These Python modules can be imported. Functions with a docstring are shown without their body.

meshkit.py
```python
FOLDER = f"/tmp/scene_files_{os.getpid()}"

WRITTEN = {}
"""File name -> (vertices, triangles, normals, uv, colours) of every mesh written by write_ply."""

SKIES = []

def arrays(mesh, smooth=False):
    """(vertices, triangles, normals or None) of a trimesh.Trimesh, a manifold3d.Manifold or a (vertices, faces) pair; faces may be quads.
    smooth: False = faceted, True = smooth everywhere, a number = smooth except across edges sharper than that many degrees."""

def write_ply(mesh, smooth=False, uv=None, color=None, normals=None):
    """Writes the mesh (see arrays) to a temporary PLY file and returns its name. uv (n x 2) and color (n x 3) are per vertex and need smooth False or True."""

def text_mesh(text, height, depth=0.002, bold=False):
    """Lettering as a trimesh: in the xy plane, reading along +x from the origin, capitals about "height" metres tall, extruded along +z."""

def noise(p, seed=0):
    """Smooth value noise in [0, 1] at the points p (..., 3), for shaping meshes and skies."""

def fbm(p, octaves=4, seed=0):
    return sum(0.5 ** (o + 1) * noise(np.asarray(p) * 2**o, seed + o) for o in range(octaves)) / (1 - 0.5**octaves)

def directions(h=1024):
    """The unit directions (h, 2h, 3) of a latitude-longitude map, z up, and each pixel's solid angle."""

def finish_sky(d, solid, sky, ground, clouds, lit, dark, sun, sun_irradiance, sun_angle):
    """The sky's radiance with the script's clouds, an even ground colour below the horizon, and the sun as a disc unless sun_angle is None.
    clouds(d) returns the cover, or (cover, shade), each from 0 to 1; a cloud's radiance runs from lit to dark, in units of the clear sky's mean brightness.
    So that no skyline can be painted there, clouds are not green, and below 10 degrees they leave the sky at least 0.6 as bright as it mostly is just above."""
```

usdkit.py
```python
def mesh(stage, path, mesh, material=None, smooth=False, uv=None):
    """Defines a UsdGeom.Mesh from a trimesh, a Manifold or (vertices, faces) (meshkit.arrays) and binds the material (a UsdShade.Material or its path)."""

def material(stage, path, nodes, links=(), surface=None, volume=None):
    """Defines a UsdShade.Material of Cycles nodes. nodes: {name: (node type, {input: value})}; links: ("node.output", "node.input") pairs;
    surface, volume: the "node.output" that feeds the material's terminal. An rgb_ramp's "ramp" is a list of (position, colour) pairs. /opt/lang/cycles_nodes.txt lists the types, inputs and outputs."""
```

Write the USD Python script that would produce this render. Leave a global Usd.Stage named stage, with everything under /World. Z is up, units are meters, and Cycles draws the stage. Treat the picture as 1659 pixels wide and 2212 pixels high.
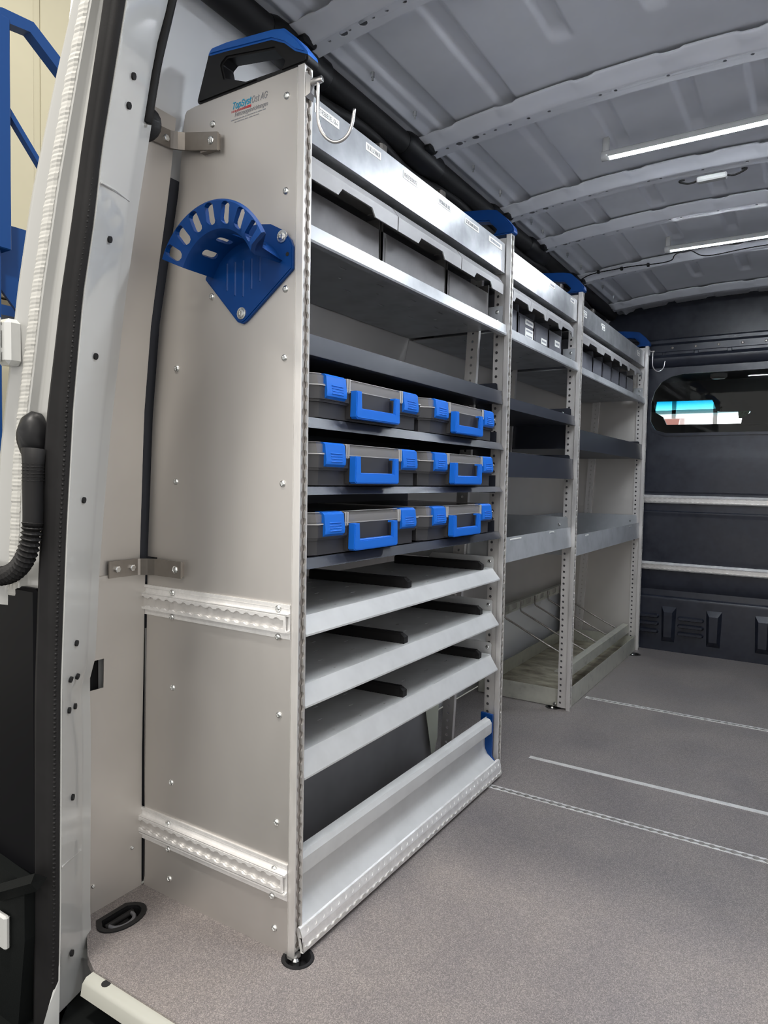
import math, re, numpy as np, trimesh, usdkit, meshkit
from pxr import Usd, UsdGeom, UsdLux, Gf, Sdf, UsdShade
from shapely.geometry import Polygon, Point, box as sbox, LineString
from shapely.ops import unary_union
import manifold3d as m3

stage = Usd.Stage.CreateInMemory()
UsdGeom.SetStageUpAxis(stage, 'Z'); UsdGeom.SetStageMetersPerUnit(stage, 1.0)
UsdGeom.Xform.Define(stage, '/World'); UsdGeom.Scope.Define(stage, '/World/Looks')

# ------------------------------------------------------------------ camera, sky, lights
# x runs forward along the van, y to its left, z up; 0 = foot of the nearest shelf post
CAM = np.array([-1.02927533, -0.83785066, 0.94942028])
FWD = np.array([0.84536251, 0.53201399, -0.048201]); RGT = np.array([0.53328308, -0.84574443, 0.01804227]); UPV = np.array([0.03116699, 0.04095704, 0.99867469])
cam = UsdGeom.Camera.Define(stage, '/World/camera')
M4 = Gf.Matrix4d(*RGT, 0, *UPV, 0, *(-FWD), 0, *CAM, 1)
cam.AddTransformOp().Set(M4)
cam.CreateHorizontalApertureAttr(36.0); cam.CreateVerticalApertureAttr(36.0 * 2212 / 1659)
cam.CreateFocalLengthAttr(36.0 * 1491.97 / 1659); cam.CreateClippingRangeAttr(Gf.Vec2f(0.02, 200))
cam.CreateExposureAttr(0.6)

dome = UsdLux.DomeLight.Define(stage, '/World/sky'); dome.CreateIntensityAttr(0.30); dome.CreateColorAttr(Gf.Vec3f(1.0, 0.975, 0.94))
def rect_light(name, pos, target, sx, sy, inten, col):
    l = UsdLux.RectLight.Define(stage, '/World/' + name)
    l.CreateWidthAttr(sx); l.CreateHeightAttr(sy); l.CreateIntensityAttr(inten); l.CreateColorAttr(Gf.Vec3f(*col))
    p, t = np.array(pos, float), np.array(target, float)
    z = (p - t) / np.linalg.norm(p - t); x = np.cross([0, 1, 0.01], z); x /= np.linalg.norm(x); y = np.cross(z, x)
    l.AddTransformOp().Set(Gf.Matrix4d(*x, 0, *y, 0, *z, 0, *p, 1))
WARM = (1.0, 0.95, 0.87)
rect_light('workshop_lamp', (-1.15, 0.15, 3.65), (-0.2, 0.1, 0.0), 0.2, 0.3, 340, WARM)
rect_light('workshop_lamp_001', (-3.4, -1.3, 3.7), (-0.5, -0.2, 0.4), 0.25, 1.5, 26, WARM)
rect_light('workshop_lamp_002', (1.0, 2.6, 4.1), (1.0, 3.0, 0.0), 1.5, 0.25, 4.5, (1.0, 0.95, 0.82))
LED_STRENGTH = 150

# ------------------------------------------------------------------ materials
def mat(name, nodes, links, surface='p.BSDF'):
    return usdkit.material(stage, '/World/Looks/' + name, nodes, links, surface=surface)
def pm(name, col, rough=0.5, metal=0.0, var=0.0, vscale=6.0, bump=0.0, bscale=200.0, stretch=None, rvar=0.0, spec=0.5, coat=0.0, lo=None):
    """principled with a noise in colour and roughness, and a fine bump"""
    N = {'p': ('principled_bsdf', {'base_color': col, 'roughness': rough, 'metallic': metal, 'specular_ior_level': spec, 'coat_weight': coat})}
    L = []
    N['g'] = ('texture_coordinate', {})
    src = 'g.object'
    if stretch:
        N['mp'] = ('mapping', {'scale': stretch}); L.append(('g.object', 'mp.vector')); src = 'mp.vector'
    if var or rvar:
        N['n'] = ('noise_texture', {'scale': vscale, 'detail': 4.0, 'roughness': 0.6}); L.append((src, 'n.vector'))
    if var:
        a = lo if lo is not None else tuple(c * (1 - var) for c in col)
        N['r'] = ('rgb_ramp', {'ramp': [(0.3, a), (0.72, tuple(min(1, c * (1 + var * .6)) for c in col))]})
        L += [('n.fac', 'r.fac'), ('r.color', 'p.base_color')]
    if rvar:
        N['rr'] = ('map_range', {'from_min': 0.3, 'from_max': 0.7, 'to_min': max(.03, rough - rvar), 'to_max': rough + rvar}); L += [('n.fac', 'rr.value'), ('rr.result', 'p.roughness')]
    if bump:
        N['bn'] = ('noise_texture', {'scale': bscale, 'detail': 2.0}); N['b'] = ('bump', {'strength': bump, 'distance': 0.001})
        L += [(src, 'bn.vector'), ('bn.fac', 'b.height'), ('b.normal', 'p.normal')]
    return mat(name, N, L)

M = {}
M['alu_panel'] = pm('alu_panel', (0.60, 0.575, 0.55), 0.46, 0.85, var=0.06, vscale=3, stretch=(1, 1, .35), rvar=0.05, bump=.05, bscale=900)
M['alu_lining'] = pm('alu_lining', (0.60, 0.575, 0.545), 0.5, 0.75, var=0.08, vscale=3, rvar=.05, bump=.05, bscale=900)
M['alu_post'] = pm('alu_post', (0.70, 0.68, 0.66), 0.42, 0.65, var=0.10, vscale=30, stretch=(1, 1, .2), rvar=.08)
M['alu_edge'] = pm('alu_edge', (0.70, 0.685, 0.66), 0.3, 0.7, var=0.10, vscale=40)
M['alu_rail'] = pm('alu_rail', (0.84, 0.83, 0.82), 0.32, 0.5, var=0.05, vscale=25, rvar=.04)
M['shelf_grey'] = pm('shelf_grey', (0.44, 0.455, 0.47), 0.34, 0.35, var=0.07, vscale=8, rvar=.05)
M['shelf_pale'] = pm('shelf_pale', (0.56, 0.565, 0.56), 0.36, 0.15, var=0.06, vscale=8, rvar=.05)
M['shelf_dark'] = pm('shelf_dark', (0.028, 0.031, 0.042), 0.36, 0.2, var=0.15, vscale=12, bump=.08, bscale=700)
M['zinc'] = pm('zinc', (0.55, 0.55, 0.48), 0.42, 0.55, var=0.14, vscale=22, rvar=.1)
M['zinc_dirty'] = pm('zinc_dirty', (0.55, 0.53, 0.42), 0.5, 0.5, var=0.3, vscale=9, stretch=(1.6, .8, 1), lo=(0.17, 0.135, 0.09), rvar=.1)
M['steel'] = pm('steel', (0.62, 0.60, 0.58), 0.25, 1.0)
M['steel_wire'] = pm('steel_wire', (0.28, 0.26, 0.24), 0.35, 0.9, var=.3, vscale=60)
M['bracket'] = pm('bracket', (0.30, 0.275, 0.25), 0.40, 0.85, var=.1, vscale=30)
M['screw'] = pm('screw', (0.72, 0.73, 0.72), 0.22, 1.0)
M['black_plastic'] = pm('black_plastic', (0.010, 0.010, 0.011), 0.42, 0.0, spec=.22, var=.2, vscale=20, bump=.05)
M['rubber'] = pm('rubber', (0.012, 0.0115, 0.012), 0.6, 0.0, spec=.22, var=.25, vscale=14, bump=.1, bscale=300)
M['dark_hole'] = pm('dark_hole', (0.006, 0.006, 0.007), 0.8)
M['blue'] = pm('blue', (0.001, 0.040, 0.185), 0.42, 0.0, spec=.25, bump=.05, bscale=500, var=.15, vscale=10)
M['blue_top'] = pm('blue_top', (0.006, 0.115, 0.48), 0.38, 0.0)
M['blue_case'] = pm('blue_case', (0.005, 0.135, 0.60), 0.40, 0.0)
M['case_dark'] = pm('case_dark', (0.036, 0.035, 0.038), 0.45, 0.0, bump=.05, bscale=600)
M['bin_dark'] = pm('bin_dark', (0.105, 0.108, 0.125), 0.5, 0.0, var=.35, vscale=7, rvar=.08)
M['bin_hood'] = pm('bin_hood', (0.27, 0.265, 0.265), 0.45, 0.0, var=.15, vscale=9)
M['white_paint'] = pm('white_paint', (0.50, 0.505, 0.495), 0.14, 0.0, coat=.8)
M['white_dimmed'] = pm('white_dimmed', (0.33, 0.33, 0.318), 0.2, 0.0, coat=.2)  # same white paint, darkened where lamp light falls strongest
M['white_brightened'] = pm('white_brightened', (0.74, 0.745, 0.75), 0.25, 0.0, coat=.3)  # same white paint, lightened to look brightly lit
M['sill'] = pm('sill', (0.36, 0.36, 0.32), 0.35, 0.0)
M['rail_floor'] = pm('rail_floor', (0.34, 0.31, 0.29), 0.5, 0.5, var=.3, vscale=40)  # groove dirt, with the shade of the recess put into the colour
M['sealer'] = pm('sealer', (0.42, 0.415, 0.39), 0.5, 0.0)
M['roof_paint'] = pm('roof_paint', (0.60, 0.61, 0.65), 0.33, 0.0, var=.06, vscale=5, coat=.2)
M['bulkhead'] = pm('bulkhead', (0.016, 0.019, 0.030), 0.33, 0.0, var=.15, vscale=12, bump=.15, bscale=500, rvar=.05)
M['bulkhead_brown'] = pm('bulkhead_brown', (0.020, 0.018, 0.018), 0.5, 0.0, var=.2, vscale=12, bump=.1, bscale=500)
M['cab_dark'] = pm('cab_dark', (0.016, 0.016, 0.018), 0.5)
M['sticker'] = pm('sticker', (0.78, 0.78, 0.73), 0.5)
M['ink'] = pm('ink', (0.06, 0.06, 0.065), 0.6)
M['ink_grey'] = pm('ink_grey', (0.27, 0.28, 0.30), 0.6)
M['ink_blue'] = pm('ink_blue', (0.015, 0.32, 0.52), 0.5)
M['ink_red'] = pm('ink_red', (0.55, 0.03, 0.04), 0.5)
M['beige'] = pm('beige', (0.47, 0.44, 0.32), 0.55, 0.0, var=.04, vscale=2, bump=.03)
M['lift_blue'] = pm('lift_blue', (0.002, 0.038, 0.16), 0.4, 0.0, spec=.2)
M['brown'] = pm('brown', (0.12, 0.10, 0.06), 0.7, var=.5, vscale=15)
M['wheel_arch'] = pm('wheel_arch', (0.27, 0.27, 0.285), 0.25, 0.0, var=.1, vscale=4, rvar=.06)
M['film'] = pm('film', (0.52, 0.55, 0.46), 0.3, 0.0)
M['bumper'] = pm('bumper', (0.006, 0.007, 0.007), 0.6, spec=.08, bump=.2, bscale=400)
M['car_red'] = pm('car_red', (0.55, 0.20, 0.17), 0.3, 0, coat=.5)
M['green'] = pm('green', (0.03, 0.16, 0.05), 0.5, var=.7, vscale=90)
M['concrete'] = pm('concrete', (0.10, 0.105, 0.10), 0.6, var=.2, vscale=3)
M['shelf_under'] = pm('shelf_under', (0.24, 0.24, 0.24), 0.5, 0.2, var=.1, vscale=10)
M['rim_highlight'] = pm('rim_highlight', (0.50, 0.49, 0.48), 0.15, 0.0)  # painted highlight for the lid edges
M['lamp_black'] = pm('lamp_black', (0.004, 0.004, 0.005), 0.4, spec=.06)
M['bin_dusty'] = pm('bin_dusty', (0.125, 0.119, 0.118), 0.5, 0.0, var=.35, vscale=6)
M['top_alu'] = pm('top_alu', (0.50, 0.515, 0.53), 0.3, 0.75, var=.07, vscale=8, rvar=.04)
M['gap_shade'] = pm('gap_shade', (0.045, 0.047, 0.058), 0.7)  # colour of the painted shade in the lining gap
M['lead'] = pm('lead', (0.11, 0.11, 0.12), 0.4)

# floor: brown-grey speckled vinyl, scuffed
M['floor'] = mat('floor', {
    'g': ('texture_coordinate', {}),
    'n1': ('voronoi_texture', {'scale': 520.0}), 'sc': ('separate_color', {}), 'n3': ('noise_texture', {'scale': 500.0, 'detail': 2.0}), 'av': ('math', {'math_type': 'multiply_add', 'value2': .45}), 'r1': ('rgb_ramp', {'ramp': [(0.42, (0.115, 0.103, 0.104)), (0.74, (0.175, 0.158, 0.157)), (0.98, (0.285, 0.258, 0.245))]}),
    'n2': ('noise_texture', {'scale': 3.2, 'detail': 5.0, 'roughness': .65}), 'r2': ('rgb_ramp', {'ramp': [(0.3, (0.78, 0.78, 0.80)), (0.7, (1.06, 1.04, 1.0))]}),
    'mx': ('mix', {'mix_type': 'multiply', 'fac': 1.0}),
    'rr': ('map_range', {'from_min': .3, 'from_max': .7, 'to_min': .40, 'to_max': .58}),
    'b': ('bump', {'strength': .12, 'distance': .001}),
    'p': ('principled_bsdf', {'roughness': .5})},
    [('g.object', 'n1.vector'), ('g.object', 'n3.vector'), ('n1.color', 'sc.color'), ('sc.r', 'av.value1'), ('n3.fac', 'av.value3'), ('g.object', 'n2.vector'), ('av.value', 'r1.fac'), ('n2.fac', 'r2.fac'), ('r1.color', 'mx.color1'), ('r2.color', 'mx.color2'), ('mx.color', 'p.base_color'),
     ('n2.fac', 'rr.value'), ('rr.result', 'p.roughness'), ('av.value', 'b.height'), ('b.normal', 'p.normal')])
M['clear'] = mat('clear', {'t': ('transparent_bsdf', {'color': (0.80, 0.79, 0.79)}), 'gl': ('principled_bsdf', {'base_color': (0.50, 0.485, 0.475), 'roughness': 0.08}), 'm': ('mix_closure', {'fac': 0.26})},
                 [('t.BSDF', 'm.closure1'), ('gl.BSDF', 'm.closure2')], 'm.closure')
M['pane'] = mat('pane', {'t': ('transparent_bsdf', {'color': (0.88, 0.90, 0.90)}), 'gl': ('glossy_bsdf', {'color': (.4, .4, .4), 'roughness': 0.02}), 'f': ('fresnel', {'IOR': 1.4}), 'm': ('mix_closure', {})},
                [('t.BSDF', 'm.closure1'), ('gl.BSDF', 'm.closure2'), ('f.fac', 'm.fac')], 'm.closure')
M['tint'] = mat('tint', {'g': ('geometry', {}), 's': ('separate_xyz', {}), 'mr': ('map_range', {'from_min': 1.455, 'from_max': 1.585, 'to_min': 0.0, 'to_max': 1.0, 'clamp': True}),
                         'r': ('rgb_ramp', {'ramp': [(0, (0.95, 0.97, 0.97)), (.45, (0.32, 0.78, 0.88)), (1, (0.01, 0.36, 0.52))]}), 't': ('transparent_bsdf', {})},
                [('g.position', 's.vector'), ('s.z', 'mr.value'), ('mr.result', 'r.fac'), ('r.color', 't.color')], 't.BSDF')
def emit(name, col, k):
    M[name] = mat(name, {'e': ('emission', {'color': col, 'strength': k})}, [], 'e.emission')
emit('led', (0.87, 0.93, 1.0), LED_STRENGTH)
emit('gate_light', (1.0, 0.98, 0.97), 2.2)

# ------------------------------------------------------------------ scene tree helpers
USED = set()
def numbered(base, name):
    p = f'{base}/{name}'; k = 0
    while p in USED:
        k += 1; p = f'{base}/{name}_{k:03d}'
    USED.add(p); return p
class P:
    def __init__(s, path, loc): s.path, s.loc = path, np.array(loc, float)
    @property
    def prim(s): return stage.GetPrimAtPath(s.path)
def tag(prim, label=None, cat=None, group=None, kind=None):
    for k, v in (('label', label), ('category', cat), ('group', group), ('kind', kind)):
        if v: prim.SetCustomDataByKey(k, v)
def thing(name, label, cat, loc=(0, 0, 0), group=None, kind=None):
    path = numbered('/World', name)
    x = UsdGeom.Xform.Define(stage, path); x.AddTranslateOp().Set(Gf.Vec3d(*map(float, loc)))
    tag(x.GetPrim(), label, cat, group, kind); return P(path, loc)
def part(parent, name, mesh, m, smooth=False, label=None, kind=None):
    path = numbered(parent.path, name)
    v, f = (mesh.to_mesh().vert_properties[:, :3], mesh.to_mesh().tri_verts) if hasattr(mesh, 'to_mesh') else (mesh.vertices, mesh.faces)
    g = usdkit.mesh(stage, path, trimesh.Trimesh(np.array(v, float) - parent.loc, np.array(f), process=False), M[m], smooth=smooth)
    tag(g.GetPrim(), label, None, None, kind); return P(path, parent.loc)
def single(name, mesh, m, label, cat, group=None, smooth=False, kind=None):
    b = mesh.bounds; loc = ((b[0] + b[1]) / 2); loc[2] = b[0][2]
    path = numbered('/World', name)
    g = usdkit.mesh(stage, path, trimesh.Trimesh(np.array(mesh.vertices) - loc, np.array(mesh.faces), process=False), M[m], smooth=smooth)
    UsdGeom.Xformable(g).AddTranslateOp().Set(Gf.Vec3d(*map(float, loc)))
    tag(g.GetPrim(), label, cat, group, kind); return P(path, loc)
def copy_of(p, name, loc, label):
    path = numbered('/World', name); was = p.prim.GetCustomData()
    x = UsdGeom.Xform.Define(stage, path); x.AddTranslateOp().Set(Gf.Vec3d(*map(float, loc)))
    x.GetPrim().GetReferences().AddInternalReference(p.path); x.GetPrim().SetInstanceable(True)
    tag(x.GetPrim(), label, was.get('category'), was.get('group')); return P(path, loc)

# ------------------------------------------------------------------ mesh helpers
cat_ = trimesh.util.concatenate
def bx(x0, x1, y0, y1, z0, z1, b=0.0):
    lo, hi = np.minimum([x0, y0, z0], [x1, y1, z1]), np.maximum([x0, y0, z0], [x1, y1, z1])
    if b <= 0:
        m = trimesh.creation.box(hi - lo); m.apply_translation((lo + hi) / 2); return m
    b = min(b, *((hi - lo) * .49)); pts = []
    for i in range(8):
        c = np.array([(lo, hi)[i >> k & 1][k] for k in range(3)]); s = np.array([1 if i >> k & 1 == 0 else -1 for k in range(3)])
        for k in range(3):
            q = c + s * b; q[k] = c[k]; pts.append(q)
    return trimesh.convex.convex_hull(np.array(pts))
def hull(pts): return trimesh.convex.convex_hull(np.array(pts, float))
def ext(poly, axis, a, b, dens=None):
    """polygon (or list of points) swept along an axis; 2D coordinates are x:(y,z) y:(x,z) z:(x,y)"""
    if not hasattr(poly, 'geom_type'): poly = Polygon(poly)
    if not poly.is_valid: poly = poly.buffer(0)
    out = []
    for g in getattr(poly, 'geoms', [poly]):
        if g.is_empty or g.area < 1e-9: continue
        m = trimesh.creation.extrude_polygon(g, b - a, engine='earcut'); v = m.vertices; h = v[:, 2] + a
        w = {'x': np.c_[h, v[:, 0], v[:, 1]], 'y': np.c_[v[:, 0], h, v[:, 1]], 'z': np.c_[v[:, 0], v[:, 1], h]}[axis]
        f = m.faces if axis != 'y' else m.faces[:, ::-1]
        out.append(trimesh.Trimesh(w, f, process=False))
    return cat_(out)
def dense(m, e): 
    v, f = trimesh.remesh.subdivide_to_size(m.vertices, m.faces, e, max_iter=12); return trimesh.Trimesh(v, f, process=True)
def tube(pts, r, n=8, closed=False):
    p = np.asarray(pts, float); t = np.gradient(p, axis=0); t /= np.linalg.norm(t, axis=1, keepdims=True)
    r = np.broadcast_to(r, (len(p),)); a = np.cross(t[0], [0, 0, 1.0] if abs(t[0][2]) < .9 else [1.0, 0, 0]); V = []
    for i in range(len(p)):
        a = a - t[i] * (a @ t[i]); a /= np.linalg.norm(a); b = np.cross(t[i], a)
        an = np.arange(n) * 2 * np.pi / n
        V.append(p[i] + r[i] * (np.cos(an)[:, None] * a + np.sin(an)[:, None] * b))
    k = len(p); V = np.vstack(V + [p[:1], p[-1:]]); F = []
    for i in range(k - 1):
        for j in range(n):
            q = [i * n + j, i * n + (j + 1) % n, (i + 1) * n + (j + 1) % n, (i + 1) * n + j]; F += [[q[0], q[1], q[2]], [q[0], q[2], q[3]]]
    for j in range(n):
        F += [[k * n, (j + 1) % n, j], [k * n + 1, (k - 1) * n + j, (k - 1) * n + (j + 1) % n]]
    m = trimesh.Trimesh(V, F, process=False); return m
def spline(pts, n=40):
    from scipy.interpolate import CubicSpline
    p = np.asarray(pts, float); d = np.r_[0, np.cumsum(np.linalg.norm(np.diff(p, axis=0), axis=1))]
    return CubicSpline(d, p)(np.linspace(0, d[-1], n))
def lathe(prof, pos, axis, n=12):
    """profile of (radius, height) turned about axis through pos"""
    pr = np.array(prof, float); an = np.arange(n) * 2 * np.pi / n
    ax = np.array(axis, float); ax /= np.linalg.norm(ax); a = np.cross(ax, [0, 0, 1.0] if abs(ax[2]) < .9 else [1.0, 0, 0]); a /= np.linalg.norm(a); b = np.cross(ax, a)
    V = np.vstack([np.array(pos) + ax * h + r * (np.cos(an)[:, None] * a + np.sin(an)[:, None] * b) for r, h in pr]); F = []
    for i in range(len(pr) - 1):
        for j in range(n):
            q = [i * n + j, i * n + (j + 1) % n, (i + 1) * n + (j + 1) % n, (i + 1) * n + j]; F += [[q[0], q[1], q[2]], [q[0], q[2], q[3]]]
    k = len(pr); V = np.vstack([V, [np.array(pos) + ax * pr[0, 1], np.array(pos) + ax * pr[-1, 1]]])
    for j in range(n): F += [[k * n, (j + 1) % n, j], [k * n + 1, (k - 1) * n + j, (k - 1) * n + (j + 1) % n]]
    return trimesh.Trimesh(V, F, process=False)
def screw_mesh(pos, n, r=.0065): return lathe([(r, 0), (r, .0012), (r * .82, .0028), (r * .5, .0036), (r * .42, .0022), (.0005, .0022)], pos, n, 10)
def place(m, o, U, V, N):
    v = m.vertices; w = np.array(o) + v[:, :1] * np.array(U) + v[:, 1:2] * np.array(V) + v[:, 2:3] * np.array(N)
    f = m.faces if np.dot(np.cross(U, V), N) > 0 else m.faces[:, ::-1]
    return trimesh.Trimesh(w, f, process=False)
def anchor_rail(L, w, depth=.008, pitch=.025, rc=.0088, hs=.0055, t=.002, lo=None):
    """airline rail in local axes: u along, v across, n up; top face at n=0, round slots joined by a channel"""
    n = int(L / pitch); off = (L - (n - 1) * pitch) / 2
    cut = unary_union([sbox(.004, -hs, L - .004, hs)] + [Point(off + i * pitch, 0).buffer(rc, 4) for i in range(n)])
    top = ext(sbox(0, -w / 2, L, w / 2).difference(cut), 'z', -t, 0)
    return cat_([top, ext(sbox(0, -w / 2, L, -w / 2 + .0015), 'z', -depth, -t), ext(sbox(0, w / 2 - .0015, L, w / 2), 'z', -depth, -t)])
def rail_part(par, name, L, w, o, U, V, N, label=None, m='alu_rail', **k):
    p = part(par, name, place(anchor_rail(L, w, **k), o, U, V, N), m, label=label); d = k.get('depth', .008)
    g = place(ext(sbox(0, -w / 2, L, w / 2), 'z', -d - .001, -d), o, U, V, N)
    (part(p, 'groove', g, 'rail_floor' if m == 'alu_edge' else 'lead') if p.path.count('/') < 5 else None); return p  # groove floor coloured dark for the shade inside the rail
def cyl_between(a, b, r, n=12): return tube([a, b], r, n)
def text(s, h, o, U, V, N, depth=.0003, shear=0.0, bold=False, width=None):
    m = meshkit.text_mesh(s, h, depth, bold); 
    if width: m.vertices[:, 0] *= width / np.ptp(m.vertices[:, 0])
    m.vertices[:, 0] += shear * m.vertices[:, 1]
    return place(m, o, U, V, N)
XU, YU, ZU = np.eye(3)

# ------------------------------------------------------------------ the van body
H = 1.716                                   # height of the shelf posts
XA, XB, XC, XD, XBH = 0.0, 1.014, 1.771, 3.038, 3.125
WZ = [0, .3, .7, 1.08, 1.28, 1.55, 1.70, 1.78, 1.88, 1.95, 1.985]; WY = [.455, .454, .444, .427, .404, .348, .326, .322, .310, .285, .238]
def wall_y(z): return np.interp(z, WZ, WY)
YC = -.44
def roof_z(y): return 1.975 + .04 * (1 - ((np.asarray(y) - YC) / .64) ** 2)

floor = thing('floor', None, None, kind='structure')
RAILX = [(.937, .024), (2.003, .028)]; SEAM = 1.225
fl = Polygon([(-.235, -1.32), (XBH + .02, -1.32), (XBH + .02, .455), (-.150, .455), (-.158, .425), (-.185, .394), (-.217, .345), (-.235, .300)])
cx, cy = -.105, .386
ring_hole = Polygon([(-.142, .418), (-.072, .418)] + [(cx + .052 * math.cos(a), .388 + .036 * math.sin(a)) for a in np.linspace(.5, -math.pi - .5, 16)])
bowls = [(.006, -.004, .030), (XC + .02, .075, .03), (2.93, .0, .035)]
for x, w in RAILX: fl = fl.difference(sbox(x - w / 2, -1.30, x + w / 2, .0))
fl = fl.difference(ring_hole)
for x, y, r in bowls: fl = fl.difference(Point(x, y).buffer(r - .001, 8))
part(floor, 'floor_panel', ext(fl, 'z', -.018, 0), 'floor')
part(floor, 'underfloor', bx(-.15, XBH, -1.32, .455, -.045, -.03), 'dark_hole')
for x, w in RAILX:
    rail_part(floor, 'anchor_rail', 1.30, w, (x, 0, .0012), -YU, XU, ZU, depth=.008, pitch=.0255, rc=.0085, hs=.0030, label='perforated aluminium anchor rail let into the floor')
part(floor, 'seam_strip', bx(SEAM - .009, SEAM + .011, -1.3, -.03, -.004, .0012), 'alu_rail', label='plain flat aluminium seam strip in the floor')
lp = part(floor, 'lashing_point', cat_([ext(ring_hole.buffer(.004).difference(ring_hole.buffer(-.007)), 'z', -.006, .003), ext(ring_hole.buffer(-.004), 'z', -.022, -.020), ext(ring_hole.buffer(-.003).difference(ring_hole.buffer(-.008)), 'z', -.02, -.002)]), 'black_plastic', label='black recessed lashing point in the floor')
rp = [(cx + .028 * math.cos(a), .390 + .022 * math.sin(a), -.006) for a in np.linspace(.2, -math.pi - .2, 20)]
part(lp, 'lashing_ring', tube(rp, .0045, 8), 'lead', True)
part(lp, 'hinge_bar', cyl_between((cx - .034, .397, -.007), (cx + .034, .397, -.007), .006), 'rubber', True)
part(lp, 'recess_floor', bx(cx - .02, cx + .02, .365, .40, -.02, -.012, .004), 'rubber')
for k, (x, y, r) in enumerate(bowls):
    b = part(floor, 'recess_bowl', lathe([(r - .002, -.019), (r - .002, -.001), (r + .003, .0), (r + .002, .002), (r - .004, .002), (r - .006, -.002), (r - .012, -.015), (.001, -.016)], (x, y, 0), ZU, 24), 'black_plastic', 40, label='round black recessed bowl in the floor at a post foot')
    part(b, 'bolt', lathe([(.008, -.016), (.008, -.004), (.005, .001), (.001, .001)], (x - .002, y + .004, 0), ZU, 8), 'screw')

# left wall: white shell, matt aluminium lining panels on it
wl = thing('wall_left', None, None, kind='structure')
def wall_sheet(x0, x1, zs, off, t, hole=None):
    poly = sbox(x0, zs[0], x1, zs[1])
    if hole: poly = poly.difference(hole)
    m = dense(ext(poly, 'y', 0, t), .07); m.vertices[:, 1] += wall_y(m.vertices[:, 2]) + off; return m
sh = [(y + .04, z) for y, z in zip(np.array(WY), WZ)] + [(y + .055, z) for y, z in list(zip(np.array(WY), WZ))[::-1]]
sh = [(wall_y(z) + (.035 if z < 1.6 else .035 * max(0, (1.9 - z) / .3) + .004), z) for z in np.linspace(-.02, 1.985, 36)]
sh = sh + [(y + .02, z) for y, z in sh[::-1]]
part(wl, 'body_shell', ext(sh, 'x', -.24, XBH + .3), 'white_brightened', 40)
part(wl, 'gap_shade', wall_sheet(-.05, .05, (.0, 1.58), .012, .002), 'gap_shade', 30, label='dark strip standing in for the shade behind the lining joint')  # added strip, its dark colour stands for the unlit gap
sq = sbox(-.152, .49, -.107, .553)
part(wl, 'lining_panel', wall_sheet(-.19, -.020, (.732, 1.690), -.002, .002), 'alu_lining', 30, label='upper matt aluminium lining panel behind the rear pillar')
part(wl, 'lining_panel', wall_sheet(-.19, -.0035, (.0, .728), -.002, .002, sq), 'alu_lining', 30, label='lower matt aluminium lining panel with a square cutout')
part(wl, 'lining_fold', wall_sheet(-.19, -.012, (.722, .733), -.008, .007), 'alu_lining')
part(wl, 'cutout_back', bx(-.16, -.10, .475, .48, .48, .56), 'dark_hole')
for a, b_ in ((.03, 1.0295), (1.03, 1.7795), (1.78, 3.10)):
    part(wl, 'back_panel', wall_sheet(a, b_, (.30 if a > 1 else .36, 1.69), -.004, .002), 'alu_lining', 30)
for x, z in ((-.16, .21), (-.03, .10), (-.13, .06)):
    part(wl, 'rivet', screw_mesh((x, wall_y(z) - .002, z), -YU, .0045), 'screw')

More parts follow.
